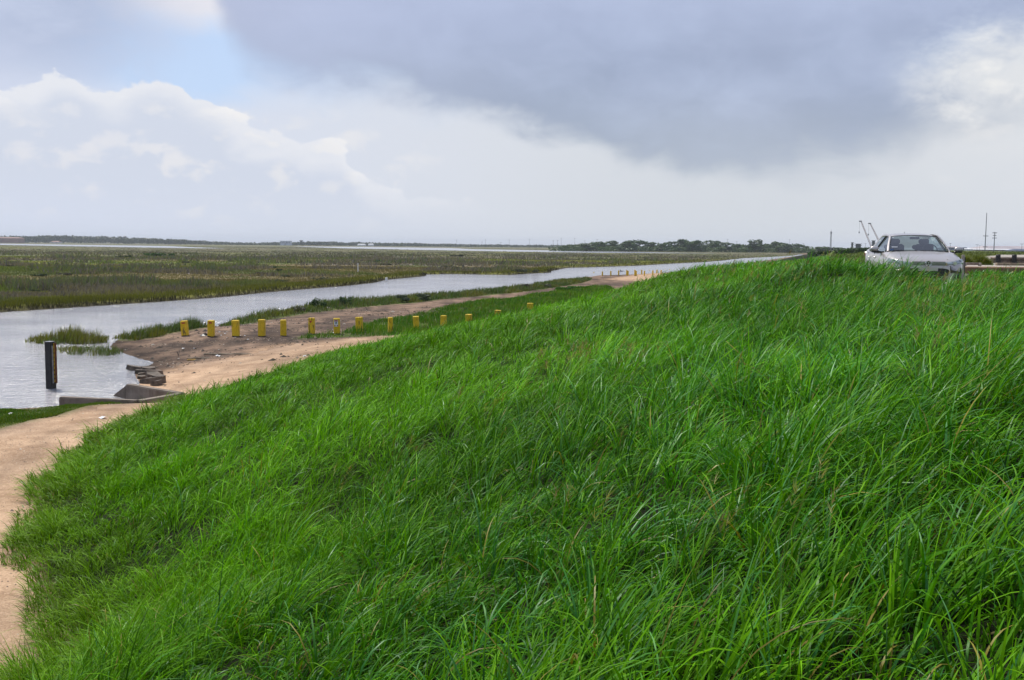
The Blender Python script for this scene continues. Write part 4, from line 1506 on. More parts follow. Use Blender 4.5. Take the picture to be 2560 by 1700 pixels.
# understorey joining the crowns
V, l, s_, C = leaf_cloud([(atd(px, 630, 1000).x, 1000 + random.uniform(-12, 12), 1.8, 11, 8, 2.6 + random.random()) for px in range(1395, 2110, 16)], 7000, 1.1,
                         [(0.03, 0.065, 0.014), (0.07, 0.12, 0.022)], 77)
tag(link('wood_understorey', npmesh('wood_understorey', V, l, s_, C, False), M['leaf']), 'dense green understorey below the trees across the marsh', 'undergrowth', kind='stuff')
for i, (px, top) in enumerate([(2050, 617), (2078, 618), (2104, 619), (2135, 620)]):
    tree(px, top, 632, 900, 36, i + 1, ORD[i] + ' from the left of four small distant trees behind the levee scrub', 'small distant trees left of the car', base_z=0.3)
# dark scrub on the levee left of the car
for i, (px, top, wd_, lab) in enumerate([(2034, 629, 34, 'lowest leftmost bush of the dark scrub on the levee left of the car'), (2064, 625, 40, 'second bush from the left in the dark scrub beside the car'),
                                         (2096, 622, 44, 'middle bush of the dark scrub beside the car'), (2128, 618.5, 44, 'tall rounded bush of the dark scrub nearest the car'), (2158, 617, 40, 'bush half hidden behind the car roof pillar')]):
    D = 190
    p = atd(px, 640, D)
    p.z = gz(p.x, p.y)
    h = atd(px, top, D).z - p.z
    ww = wd_ * D / FPX
    bl = [(random.uniform(-0.3, 0.3) * ww, random.uniform(-0.3, 0.3) * ww, h * random.uniform(0.3, 0.78), ww * 0.28, ww * 0.28, h * 0.24) for _ in range(7)]
    e_ = empty('dark_bush', p)
    link('foliage', crown_mesh('foliage', bl, 700, 0.14, [(0.018, 0.04, 0.012), (0.04, 0.075, 0.018)], 600 + i), M['leaf'], e_)
    link('stem', trunk_mesh(h, 0.06, 620 + i), M['bark'], e_)
    tag(e_, lab, 'bush', 'dark scrub left of the car')


def shrub(name, px, base_y, wpx, hpx, n, leaf, cols, seed, label, group=None, z=None, lumps=7):
    p = on_ground(px, base_y, 0.3) if z is None else at(px, base_y, z)
    D = p.y
    ww, h = wpx * D / FPX, hpx * D / FPX
    rr = random.Random(seed)
    bl = []
    for i in range(lumps):
        bl.append((rr.uniform(-0.36, 0.36) * ww, rr.uniform(-0.3, 0.3) * min(ww, 3 * h), h * rr.uniform(0.25, 0.82), ww * rr.uniform(0.1, 0.24), min(ww, 3 * h) * rr.uniform(0.14, 0.24), h * rr.uniform(0.14, 0.26)))
    e_ = empty(name, p)
    link('foliage', crown_mesh('foliage', bl, n, leaf, cols, seed), M['leaf'], e_)
    k = MB()
    for i in range(5):
        q = bl[i % len(bl)]
        k.tube((0, 0, -0.05), (q[0], q[1], q[2]), 0.018, 0.008, 5)
    k.build('stem', M['bark'], e_)
    return tag(e_, label, 'shrub', group)


DG = [(0.02, 0.05, 0.014), (0.05, 0.10, 0.028)]
GG = [(0.085, 0.085, 0.06), (0.10, 0.115, 0.06)]
shrub('bank_shrub', 797, 772, 44, 30, 750, 0.055, DG, 31, 'left one of the two dark green shrubs on the near bank', 'shrubs on the near bank')
shrub('bank_shrub', 864, 766, 38, 26, 750, 0.055, DG, 32, 'right, rounder one of the two dark green shrubs on the near bank', 'shrubs on the near bank')
shrub('bank_shrub', 745, 783, 46, 18, 500, 0.055, GG, 33, 'low olive-grey shrub on the near bank left of the two green shrubs', 'shrubs on the near bank')
shrub('bank_shrub', 1006, 757, 46, 22, 700, 0.07, [(0.04, 0.06, 0.03), (0.07, 0.095, 0.05)], 34, 'grey-green shrub on the near bank above the ninth post', 'shrubs on the near bank')
shrub('bank_shrub', 1062, 753, 50, 20, 700, 0.07, [(0.035, 0.055, 0.025), (0.06, 0.085, 0.04)], 35, 'wide grey-green shrub on the near bank above the tenth post', 'shrubs on the near bank')
shrub('dead_shrub', 1318, 724, 36, 14, 350, 0.07, [(0.035, 0.03, 0.025), (0.06, 0.05, 0.04)], 36, 'dark brown dead shrub at the water on the near bank', 'shrubs on the near bank')
shrub('bank_shrub', 1362, 719, 44, 12, 450, 0.07, GG, 37, 'olive-grey shrub right of the dead shrub on the near bank', 'shrubs on the near bank')
shrub('track_weed', 1162, 778, 16, 9, 160, 0.05, DG, 38, 'small dark weed on the bare track above the posts')
shrub('meadow_tuft', 1430, 726, 90, 12, 800, 0.10, [(0.05, 0.14, 0.012), (0.08, 0.19, 0.015)], 39, 'bright green low thicket where the track meets the levee')
shrub('marsh_bush', 385, 641, 60, 9, 800, 0.28, [(0.035, 0.09, 0.014), (0.06, 0.13, 0.02)], 41, 'left, longer bright green bush out on the marsh', 'bushes out on the marsh')
shrub('marsh_bush', 423, 641, 30, 8, 500, 0.28, [(0.035, 0.085, 0.014), (0.055, 0.12, 0.02)], 42, 'right, smaller bright green bush out on the marsh', 'bushes out on the marsh')
shrub('marsh_bush', 310, 644, 50, 5, 350, 0.28, [(0.03, 0.045, 0.02), (0.05, 0.065, 0.03)], 43, 'low dark bush left of the bright green marsh bush', 'bushes out on the marsh')
shrub('marsh_bush', 878, 645, 12, 8, 200, 0.25, [(0.03, 0.045, 0.02), (0.05, 0.065, 0.03)], 44, 'lone upright dark bush on the marsh in the middle distance', 'bushes out on the marsh')
shrub('mangrove_bush', 1320, 682, 90, 10, 800, 0.12, [(0.03, 0.04, 0.018), (0.055, 0.065, 0.03)], 45, 'dark bushes at the tip of the marsh point in the canal', 'bushes on the marsh shore')
shrub('mangrove_bush', 1115, 676, 80, 8, 700, 0.14, [(0.03, 0.045, 0.02), (0.055, 0.07, 0.03)], 46, 'dark low thicket on the marsh behind the square inlet', 'bushes on the marsh shore')
for i in range(30):
    px = random.uniform(10, 1300)
    py = random.uniform(640, 735 - max(0, px - 450) * 0.075)
    p = at(px, py, 0.25)
    zz, tt_, u_, v_, a_, b_, mr, sd_, sp_ = ground_z(np.array([p.x]), np.array([p.y]), True)
    if not (mr[0] and sd_[0] > 6):
        continue
    D = p.y
    kc, kn = random.choice([(DG, 'dark green'), (GG, 'olive-grey'), ([(0.07, 0.06, 0.05), (0.12, 0.10, 0.09)], 'grey-brown'), ([(0.03, 0.045, 0.02), (0.05, 0.07, 0.03)], 'dull green')])
    shrub('marsh_scrub', px, py, random.uniform(28, 75) * (0.5 + 30 / D), random.uniform(5, 8) * (0.35 + 70 / D), 260, max(0.07, D * 0.0009), kc,
          700 + i, 'low ' + kn + ' patch of scrub ' + ('in the near marsh' if D < 150 else 'in the middle marsh' if D < 260 else 'far out in the marsh') + (' at the left' if px < 430 else ' in the middle' if px < 870 else ' toward the right'), 'scrub patches on the marsh', lumps=9)

# far wood along the horizon on the left
TOPS = np.array([(-120, 590), (0, 590), (60, 589), (120, 588.5), (200, 590), (260, 591), (315, 594), (400, 597), (500, 602), (560, 606), (640, 607.5), (720, 606), (760, 603.5), (850, 605.5), (1000, 608.5), (1150, 611), (1300, 613), (1460, 614.5), (1700, 617), (2000, 619)])
bl = []
rr = random.Random(5)
x = -120.0
while x < 2000:
    D = 2500 + rr.uniform(-60, 60)
    tp = np.interp(x, TOPS[:, 0], TOPS[:, 1]) + rr.uniform(-1.2, 2.0)
    q = atd(x, tp, D)
    h = max(2.0, q.z)
    bl.append((q.x, q.y, h * 0.55, rr.uniform(7, 15), 8, h * 0.45))
    x += rr.uniform(3, 6)
V, l, s_, C = leaf_cloud(bl, 34000, 2.8, [(0.03, 0.05, 0.02), (0.06, 0.085, 0.03)], 88)
tag(link('distant_wood', npmesh('distant_wood', V, l, s_, C, False), M['leaf']), 'long hazy line of trees along the far horizon on the left', 'wood', kind='stuff')

# ------------------------------------------------------------------ marsh stakes
for px, yt, yb, r_, mat, lab in [(895, 658, 680, 0.09, 'white', 'thin pale stake standing in the marsh'), (1158, 663, 673, 0.24, 'dark_wood', 'short dark stump post in the marsh above the inlet'),
                                 (966, 694, 698, 0.16, 'white', 'tiny white marker at the tip of the marsh bank')]:
    p = on_ground(px, yb, 0.25)
    h = (yb - yt) * p.y / FPX
    k = MB().tube((0, 0, -0.2), (0, 0, h * 0.9), r_, r_ * 0.9, 8).tube((0, 0, h * 0.9), (0, 0, h), r_ * 1.15, r_ * 0.8, 8)
    tag(k.build('marsh_stake', M[mat], None, loc=p), lab, 'stake')

# ------------------------------------------------------------------ skyline: masts, cranes, poles, buildings
def lattice(k, p0, p1, w0, w1, n, r):
    p0, p1 = Vector(p0), Vector(p1)
    d = (p1 - p0).normalized()
    a = d.cross(Vector((0, 1, 0.01))).normalized()
    b = d.cross(a)
    prev = None
    for i in range(n + 1):
        f = i / n
        c = p0.lerp(p1, f)
        w_ = w0 + (w1 - w0) * f
        cur = [c + a * w_ + b * w_, c - a * w_ + b * w_, c - a * w_ - b * w_, c + a * w_ - b * w_]
        if prev:
            for q in range(4):
                k.beam(prev[q], cur[q], r, r)
                k.beam(prev[q], cur[(q + 1) % 4], r * 0.7, r * 0.7)
        prev = cur


def mast(px, yt, D, w0, w1, name, label, bz=1.5, n=14, r=0.12):
    top = atd(px, yt, D)
    k = MB()
    lattice(k, (0, 0, 0), (0, 0, top.z - bz), w0, w1, n, r)
    e_ = empty(name, (top.x, top.y, bz))
    k.build('lattice', M['far_steel'], e_)
    MB().tube((0, 0, top.z - bz), (0, 0, top.z - bz + 1.6), 0.08, 0.04, 6).build('antenna', M['far_steel'], e_)
    MB().box((0, 0, (top.z - bz) * 0.92), (1.3, 1.3, 0.5), bev=0.1).build('platform', M['far_steel'], e_)
    return tag(e_, label, 'mast')


mast(2078, 578, 800, 0.42, 0.28, 'lattice_mast', 'slender grey lattice mast above the distant trees left of the cranes')
for px, yt, D, rad, lab in [(2131, 603, 800, 0.8, 'short thick grey stack left of the cranes'), (2146, 606.5, 800, 2.1, 'squat pale silo tower left of the cranes'), (2184, 598, 800, 1.2, 'dark column rising behind the car roof')]:
    top = atd(px, yt, D)
    k = MB().tube((0, 0, 0), (0, 0, top.z - 2), rad, rad * 0.9, 12)
    e_ = empty('industrial_column', (top.x, top.y, 1.0))
    k.build('shaft', M['far_steel'], e_)
    k = MB()
    for f in (0.55, 0.8, 0.97):
        k.tube((0, 0, (top.z - 2) * f), (0, 0, (top.z - 2) * f + 0.35), rad * 1.35, rad * 1.35, 12)
    k.build('gallery', M['far_steel'], e_)
    tag(e_, lab, 'tower')
for (tx, ty), (bx, by), lab in [((2153, 554), (2178, 616), 'left, taller crane with red-brown lattice boom behind the car'), ((2176, 559.5), (2196, 600), 'right crane with red-brown lattice boom just above the car roof')]:
    D = 780
    a, b = atd(tx, ty, D), atd(bx, by, D)
    b = a + (b - a) * ((a.z - 3.0) / (a.z - b.z))
    e_ = empty('boom_crane', (b.x, b.y, 1.5))
    k = MB()
    o0 = Vector((b.x, b.y, 1.5))
    lattice(k, b - o0, a - o0, 0.45, 0.30, 16, 0.09)
    k.build('boom', M['crane_red'], e_)
    MB().box(a - o0 + Vector((-0.6, 0, 0.3)), (2.2, 0.8, 0.8), bev=0.2).build('boom_head', M['far_steel'], e_)
    k = MB().tube(a - o0 + Vector((-1.2, 0, 0)), a - o0 + Vector((-1.2, 0, -7.5)), 0.06, 0.06, 5)
    k.build('hoist_cable', M['far_steel'], e_)
    MB().box(a - o0 + Vector((-1.2, 0, -8.0)), (0.7, 0.6, 1.3), bev=0.15).build('hook_block', M['far_steel'], e_)
    MB().box((1.5, 0, 1.2), (6, 3, 2.6), bev=0.2).build('cab', M['crane_red'], e_)
    MB().box((0.5, 0, 0.0), (6, 4, 1.0), bev=0.3).build('crawler', M['far_steel'], e_)
    tag(e_, lab, 'crane')


def pole(px, yt, D, r_, arms, label, name='utility_pole', bz=1.0, mat='far_steel', group=None):
    top = atd(px, yt, D)
    H = top.z - bz
    e_ = empty(name, (top.x, top.y, bz))
    MB().tube((0, 0, 0), (0, 0, H), r_, r_ * 0.6, 7).build('shaft', M[mat], e_)
    for zf, hl in arms:
        MB().box((0, 0, H * zf), (hl * 2, r_ * 1.2, r_ * 1.2)).build('cross_arm', M[mat], e_)
    return tag(e_, label, 'pole', group)


pole(2467, 532, 560, 0.26, [(0.43, 1.4), (0.16, 1.2)], 'tallest thin pole on the skyline right of the car', bz=2.8)
pole(2487, 580, 560, 0.27, [(0.96, 1.2), (0.84, 0.9), (0.72, 1.2), (0.14, 1.5)], 'shorter pole with several cross arms right of the tallest pole', bz=2.8)
pole(2376, 608, 640, 0.12, [(0.97, 0.7)], 'small lamp pole above the dark shed right of the car', bz=2.8)
pole(2443, 611, 640, 0.12, [(0.97, 1.0)], 'left of two small lamp poles left of the tallest pole', bz=2.8)
pole(2449, 614, 640, 0.1, [(0.97, 0.7)], 'right, shorter of two small lamp poles left of the tallest pole', bz=2.8)
pole(2555, 609, 640, 0.14, [(0.97, 1.2)], 'lamp pole at the right border behind the guardrail', bz=2.8)
pole(2164, 608, 760, 0.12, [(0.95, 0.8)], 'thin pole beside the foot of the cranes', bz=2.0)
for i, (px, yt) in enumerate([(1142, 599), (1205, 604), (1214, 599), (1252, 605.6), (1273, 599), (1324, 597), (1383, 601), (1394, 600.5), (1403, 595), (1437, 595), (1462, 601), (1493, 598), (1819, 597), (1842, 603), (1974, 598), (2008, 608)]):
    pole(px, yt, 1900, 0.34 if i in (6, 7) else 0.26, [(0.95, 1.6)], ORD[i] + ' thin utility pole from the left on the hazy horizon', group='faraway utility poles', bz=0.5)
for px, yt, lab in [(312, 590, 'faraway water tower above the tree line at the left'), (753, 600, 'faraway water tower above the middle of the horizon')]:
    D = 2450
    top = atd(px, yt, D)
    e_ = empty('water_tower', (top.x, top.y, 0.3))
    H = top.z - 0.3
    MB().tube((0, 0, 0), (0, 0, H * 0.8), 1.1, 0.9, 8).build('shaft', M['far_steel'], e_)
    MB().tube((0, 0, H * 0.72), (0, 0, H * 0.82), 1.5, 4.2, 12).tube((0, 0, H * 0.82), (0, 0, H * 0.93), 4.2, 4.2, 12).tube((0, 0, H * 0.93), (0, 0, H), 4.2, 1.5, 12).build('tank', M['far_steel'], e_)
    tag(e_, lab, 'water tower')


def building(px0, px1, yt, D, depth, bz, wall, roof, label, pitch=0.0, windows=0, name='building'):
    a, b = atd(px0, yt, D), atd(px1, yt, D)
    wd_ = b.x - a.x
    H = a.z - bz
    e_ = empty(name, ((a.x + b.x) / 2, D + depth / 2, bz))
    hh_ = H * (1 - pitch)
    MB().box((0, 0, hh_ / 2), (wd_, depth, hh_)).build('wall', M[wall], e_)
    k = MB()
    if pitch > 0:
        vs = [(-wd_ / 2 - 0.4, -depth / 2 - 0.4, hh_ + 0.02), (wd_ / 2 + 0.4, -depth / 2 - 0.4, hh_ + 0.02), (wd_ / 2 + 0.4, depth / 2 + 0.4, hh_ + 0.02), (-wd_ / 2 - 0.4, depth / 2 + 0.4, hh_ + 0.02), (-wd_ / 2 + wd_ * 0.08, 0, H), (wd_ / 2 - wd_ * 0.08, 0, H)]
        k.add(vs, [(0, 1, 5, 4), (2, 3, 4, 5), (1, 2, 5), (3, 0, 4), (3, 2, 1, 0)])
    else:
        k.box((0, 0, H + 0.15), (wd_ + 0.5, depth + 0.5, 0.3))
    k.build('roof', M[roof], e_)
    for i in range(windows):
        MB().box(((i + 0.5) / windows * wd_ - wd_ / 2, -depth / 2 - 0.02, hh_ * 0.6), (wd_ / windows * 0.5, 0.08, hh_ * 0.25)).build('window', M['glass_far'], e_)
    return tag(e_, label, 'building')


building(2366, 2406, 615.5, 760, 16, 2.6, 'shed_blue', 'roof_lav', 'dark blue-grey shed with purplish roof right of the car mirror', 0.3, 4, 'shed')
building(2392, 2417, 619.5, 740, 14, 2.6, 'roof_dark', 'shed_blue', 'dark flat shed in front of the blue-grey one', 0, 3, 'shed')
building(2417.5, 2432, 619.5, 735, 14, 2.6, 'shed_pale', 'roof_pale', 'pale blue shed with sloping end right of the dark sheds', 0.3, 0, 'shed')
building(2434, 2600, 621.5, 800, 30, 2.6, 'roof_lav', 'roof_pale', 'long low building with white roof on the right skyline', 0.25, 10, 'warehouse')
building(2484, 2640, 614.5, 860, 60, 2.6, 'roof_lav', 'roof_lav', 'big warehouse with brownish grey sloping roof on the right skyline', 0.6, 0, 'warehouse')
building(2543, 2610, 622.3, 700, 18, 2.6, 'shed_blue', 'roof_dark', 'dark blue roofed canopy building at the right border', 0.4, 0, 'shed')
building(700, 711, 602.5, 2350, 20, 0.3, 'shed_pale', 'roof_lav', 'left of two grey blocks on the horizon', 0, 3, 'block')
building(714.5, 725, 602.5, 2350, 20, 0.3, 'shed_pale', 'roof_lav', 'right of two grey blocks on the horizon', 0, 3, 'block')
building(893, 912, 609.6, 2300, 20, 0.3, 'roof_pale', 'roof_pale', 'pale low building among the far trees in the middle, left one', 0.3, 0, 'house')
building(920, 932, 609.2, 2300, 20, 0.3, 'roof_pale', 'roof_pale', 'pale low building among the far trees in the middle, right one', 0.3, 0, 'house')
building(-30, 46, 592, 2400, 30, 0.3, 'brick', 'brick', 'long reddish building among trees at the left horizon', 0.2, 0, 'building')
building(126, 146, 602.2, 2300, 20, 0.3, 'roof_pale', 'brick', 'small red roofed house by the far pond', 0.45, 2, 'house')

# ------------------------------------------------------------------ crest: concrete deck, rails, guardrail, marker post
def slabw(px0, px1, yt, D, z0, dep, mat, name, label, cat, tilt=0.0, bev=0.03):
    a, b = atd(px0, yt, D), atd(px1, yt, D)
    e_ = MB().box((0, 0, 0), (b.x - a.x, dep, a.z - z0), bev=bev).build(name, M[mat], None, loc=((a.x + b.x) / 2, D + dep / 2, (a.z + z0) / 2))
    e_.rotation_euler = (0, 0, tilt)
    return tag(e_, label, cat)


M['deck'] = simple('pale_concrete_deck', (0.42, 0.36, 0.31), 0.85, 0.25, 0, 0.3, 1.5, 0.3, 15)
M['rustc'] = simple('rust_stained_concrete', (0.30, 0.18, 0.11), 0.9, 0.2, 0, 0.4, 1.2, 0.4, 12)
dk = empty('concrete_abutment', (0, 0, 0))
tag(dk, 'low rust-stained concrete abutment with pale top right of the car', 'abutment')
a, b = atd(2412, 667, 46), atd(2680, 669, 46)
zt = a.z
MB().box(((a.x + b.x) / 2, 46.5, (zt + 3.5) / 2), (b.x - a.x, 1.0, zt - 3.5), bev=0.04).build('face_wall', M['rustc'], dk)
a2, b2 = atd(2430, 667, 47), atd(2680, 667, 47)
MB().box(((a2.x + b2.x) / 2, 49.3, zt - 0.07), (b2.x - a2.x, 4.4, 0.14), bev=0.02).build('deck_slab', M['deck'], dk)
bb_ = atd(2490, 660, 50)
tb = MB().box((0, 0, 0), (5.6, 0.22, 0.12), bev=0.02)
o = tb.build('timber_kerb', M['wood'], None, loc=(bb_.x + 2.8, 50, zt + 0.075))
tag(o, 'pale squared timber lying along the concrete deck', 'timber')
gr = empty('guardrail', (0, 0, 0))
tag(gr, 'weathered steel guardrail with two dark round posts at the right border', 'guardrail')
DGR = 58.0
prof = [(0.0, 0.0), (-0.05, 0.05), (-0.05, 0.10), (0.0, 0.14), (0.0, 0.18), (-0.05, 0.22), (-0.05, 0.27), (0.0, 0.32)]
a, b = atd(2478, 642, DGR), atd(2700, 643, DGR)
zb = a.z - 0.34
vs, fs = [], []
NS = 14
for i in range(NS + 1):
    f = i / NS
    px_ = a.x + (b.x - a.x) * f
    cv = max(0, 1 - f * NS / 1.5)
    for (dy, dz) in prof:
        vs.append((px_ + 0.18 * cv, DGR + 0.16 + dy + 0.35 * cv, zb + dz))
for i in range(NS):
    for j in range(len(prof) - 1):
        q = i * len(prof) + j
        fs.append((q, q + 1, q + len(prof) + 1, q + len(prof)))
me = pymesh('rail_beam', vs, fs)
o = link('rail_beam', me, M['steel_w'], gr)
sm2 = o.modifiers.new('thick', 'SOLIDIFY')
sm2.thickness = 0.012
for px_ in (2495, 2535.5, 2576, 2617):
    q = atd(px_, 636, DGR)
    base = gz(q.x, q.y)
    k = MB().tube((q.x, DGR - 0.03, base - 0.3), (q.x, DGR - 0.03, q.z - 0.05), 0.135, 0.13, 12).tube((q.x, DGR - 0.03, q.z - 0.05), (q.x, DGR - 0.03, q.z), 0.13, 0.09, 12)
    k.build('rail_post', M['pile'], gr)
    MB().beam((q.x + 0.1, DGR + 0.0, q.z - 0.42), (q.x + 0.36, DGR - 0.3, q.z - 0.72), 0.1, 0.1).build('brace', M['dark_wood'], gr)
pr = empty('pipe_rail', (0, 0, 0))
tag(pr, 'short rusty pipe between two pale stubs on the abutment beside the car', 'rail')
a, b = atd(2414, 659, 48.5), atd(2448, 659, 48.5)
MB().tube((a.x, 48.5, zt + 0.10), (b.x, 48.5, zt + 0.10), 0.055, 0.055, 10).build('pipe', M['steel_w'], pr)
for q in (a.x - 0.03, b.x + 0.03):
    MB().box((q, 48.5, zt + 0.075), (0.12, 0.16, 0.15), bev=0.02).build('stub', M['deck'], pr)
q = atd(2407, 662, 36)
o = MB().box((0, 0, 0), (0.10, 0.05, 1.1), bev=0.01).build('marker_post', M['deck'], None, loc=(q.x, q.y, gz(q.x, q.y) + 0.3))
tag(o, 'pale upright marker post right beside the car fender', 'post')
o2 = MB().box((0.066, 0.005, -0.02), (0.03, 0.04, 0.98)).build('dark_edge', M['black'], o)

# olive grass mound behind the car and inland field
def mound(px, base_y, D, wpx, hpx, n, label, name):
    p = atd(px, base_y, D)
    zb_ = gz(p.x, p.y)
    ww, h = wpx * D / FPX, hpx * D / FPX
    a_ = rng.uniform(0, 2 * np.pi, n)
    r_ = np.sqrt(rng.random(n))
    x = p.x + np.cos(a_) * r_ * ww / 2
    y = p.y + np.sin(a_) * r_ * ww / 2
    L = h * (1.05 - 0.75 * r_ ** 2) * rng.uniform(0.7, 1.1, n)
    C = np.array([0.10, 0.135, 0.012]) * rng.uniform(0.6, 1.3, n)[:, None] + np.array([0.03, 0.01, 0.0]) * rng.random(n)[:, None]
    B = blades(np.stack([x, y, np.full(n, zb_ - 0.03)], 1), L, np.full(n, 0.035), rng.normal(0.1, 0.9, n), np.abs(rng.normal(0.2, 0.2, n)), rng.uniform(0.2, 1.0, n), 3, C, name)
    o = join_blades([B], name, M['grass'], label)
    o['category'] = 'grass clump'
    o['kind'] = 'thing'
    return o


mound(2440, 664, 56, 74, 41, 5200, 'olive clump of tall grass between the car and the guardrail', 'grass_clump')
mound(2408, 664, 52, 40, 42, 3200, 'yellowish clump of seeding grass just right of the car', 'grass_clump')
n = 30000
x, y = sector(n, 75, 330, 12, 34)
zz, tt_, u_, v_, a_, b_, mr, sd_, sp_ = ground_z(x, y, True)
ok = (v_ < b_ - 1) & (poly_sd(x, y, CREST_ROAD) < 0)
x, y, zz = x[ok], y[ok], zz[ok]
n = len(x)
C = np.array([0.105, 0.13, 0.02]) * rng.uniform(0.6, 1.3, n)[:, None]
B = blades(np.stack([x, y, zz], 1), rng.uniform(0.25, 0.6, n), np.hypot(x, y) * 0.0014, rng.normal(0.2, 1, n), np.abs(rng.normal(0.1, 0.2, n)), rng.uniform(0, 0.8, n), 2, C, 'f')
join_blades([B], 'inland_grass', M['grass'], 'olive green field inland behind the car')

# pale seed heads in the levee grass
def seed_heads():
    pts = []
    for px, py, n_, sp in [(1330, 895, 9, 18), (1392, 880, 6, 20), (1440, 872, 12, 26), (1560, 880, 8, 22), (1780, 680, 16, 60), (1880, 672, 16, 60), (1980, 662, 12, 60), (2330, 700, 26, 60), (2440, 704, 34, 70),
                           (2330, 830, 10, 30), (1900, 760, 8, 60), (2200, 760, 10, 80), (1500, 860, 5, 30), (1150, 1000, 5, 40), (780, 1200, 4, 60), (1930, 1240, 6, 30), (1730, 1290, 5, 25), (980, 1120, 5, 40), (1400, 1290, 4, 30)]:
        for _ in range(n_):
            pts.append(tuple(ray(px + random.gauss(0, sp), py + random.gauss(0, sp * 0.25))))
    dd_ = np.array(pts)
    steps = np.arange(2.0, 60.0, 0.35)
    X = EYE.x + dd_[:, 0:1] * steps
    Y = EYE.y + dd_[:, 1:2] * steps
    Zr = EYE.z + dd_[:, 2:3] * steps
    Zg = ground_z(X.ravel(), Y.ravel()).reshape(X.shape)
    below = Zr < Zg + 0.55
    pts = [(X[i, j], Y[i, j], Zg[i, j], Y[i, j]) for i, j in ((i, int(np.argmax(below[i]))) for i in range(len(X)) if below[i].any())]
    vs, fs, cs = [], [], []
    for (x, y, z, D) in pts:
        L = random.uniform(0.55, 0.8)
        c = random.choice([(0.42, 0.38, 0.16), (0.36, 0.34, 0.13), (0.34, 0.25, 0.12), (0.24, 0.17, 0.09)])
        az_ = random.gauss(0.2, 0.6)
        wv2 = max(0.0025, D * 0.0003)
        prev = None
        for i in range(5):
            f = i / 4
            p = Vector((x + math.cos(az_) * 0.32 * f * f * L, y + math.sin(az_) * 0.32 * f * f * L, z + L * f * (1 - 0.16 * f)))
            if prev is not None:
                o_ = len(vs)
                sx = Vector((wv2 / 2, 0, 0))
                vs += [prev - sx, prev + sx, p + sx, p - sx]
                fs.append((o_, o_ + 1, o_ + 2, o_ + 3))
                cs += [(0.16, 0.17, 0.05)] * 4
            prev = p
        for i in range(9):
            f = random.uniform(0.0, 1.0)
            p0 = prev + Vector((math.cos(az_), math.sin(az_), -1.2)) * (-0.02 * f) - Vector((0, 0, 0.12 * f))
            dd = Vector((random.gauss(math.cos(az_) * 0.6, 0.5), random.gauss(math.sin(az_) * 0.6, 0.5), random.uniform(0.2, 1.0))).normalized() * random.uniform(0.05, 0.10)
            o_ = len(vs)
            sx = Vector((wv2 * 0.8, wv2 * 0.3, 0))
            vs += [p0 - sx, p0 + sx, p0 + dd]
            fs.append((o_, o_ + 1, o_ + 2))
            cs += [c] * 3
    lp = [i for f in fs for i in f]
    me = npmesh('seed_heads', np.array([tuple(v) for v in vs]), np.array(lp), np.array([len(f) for f in fs]), np.array(cs), False)
    tag(link('seed_heads', me, M['marsh']), 'pale seed heads scattered through the levee grass', 'grass', kind='stuff')


seed_heads()

# ------------------------------------------------------------------ the parked car
m, t = newmat('champagne_car_paint')
co = t.n('ShaderNodeTexCoord').outputs['Object']
fl_ = t.noise(co, 900, 2, 0.5)
dirt = t.noise(co, 2.2, 5, 0.6)
cc = t.mix(t.smooth(fl_, 0.3, 0.7), (0.42, 0.39, 0.37, 1), (0.50, 0.465, 0.44, 1))
cc = t.mix(t.smooth(dirt, 0.5, 0.75, 0, 0.25), cc, (0.30, 0.26, 0.22, 1))
p_ = t.n('ShaderNodeBsdfPrincipled')
t.put(p_.inputs['Base Color'], cc)
p_.inputs['Metallic'].default_value = 0.55
p_.inputs['Roughness'].default_value = 0.34
p_.inputs['Coat Weight'].default_value = 0.6
p_.inputs['Coat Roughness'].default_value = 0.08
finish(t, p_.outputs[0])
M['paint'] = m
m, t = newmat('car_glass')
tr = t.n('ShaderNodeBsdfTransparent')
tr.inputs[0].default_value = (0.70, 0.82, 0.80, 1)
gl = t.n('ShaderNodeBsdfGlossy')
gl.inputs['Roughness'].default_value = 0.03
fr = t.n('ShaderNodeFresnel')
fr.inputs['IOR'].default_value = 1.55
mx = t.n('ShaderNodeMixShader')
t.t.links.new(t.m('MULTIPLY_ADD', fr.outputs[0], 0.9, 0.16, clamp=True), mx.inputs[0])
t.t.links.new(tr.outputs[0], mx.inputs[1])
t.t.links.new(gl.outputs[0], mx.inputs[2])
finish(t, mx.outputs[0])
M['glass'] = m
M['chrome'] = simple('chrome', (0.75, 0.75, 0.76), 0.12, 0.5, 1.0, 0.05, 10)
M['trim'] = simple('black_trim', (0.014, 0.014, 0.015), 0.4, 0.5, 0, 0.2, 10)
M['cloth'] = simple('dark_seat_cloth', (0.035, 0.035, 0.04), 0.9, 0.2, 0, 0.3, 20)
M['tyre'] = simple('tyre_rubber', (0.02, 0.02, 0.02), 0.85, 0.2, 0, 0.3, 20)
M['lens'] = simple('clear_lamp_lens', (0.42, 0.47, 0.47), 0.08, 0.8, 0.35, 0.35, 9)
M['lampred'] = simple('red_lamp_lens', (0.30, 0.01, 0.01), 0.1, 0.6, 0, 0.3, 9)


def spline(pts, n):
    """smooth resampling of a list of tuples"""
    P = np.array(pts, dtype=float)
    tt_ = np.linspace(0, len(P) - 1, n)
    i = np.clip(np.floor(tt_).astype(int), 0, len(P) - 2)
    f = (tt_ - i)[:, None]
    p0, p1, p2, p3 = P[np.maximum(i - 1, 0)], P[i], P[i + 1], P[np.minimum(i + 2, len(P) - 1)]
    return 0.5 * ((2 * p1) + (p2 - p0) * f + (2 * p0 - 5 * p1 + 4 * p2 - p3) * f ** 2 + (3 * p1 - p0 - 3 * p2 + p3) * f ** 3)


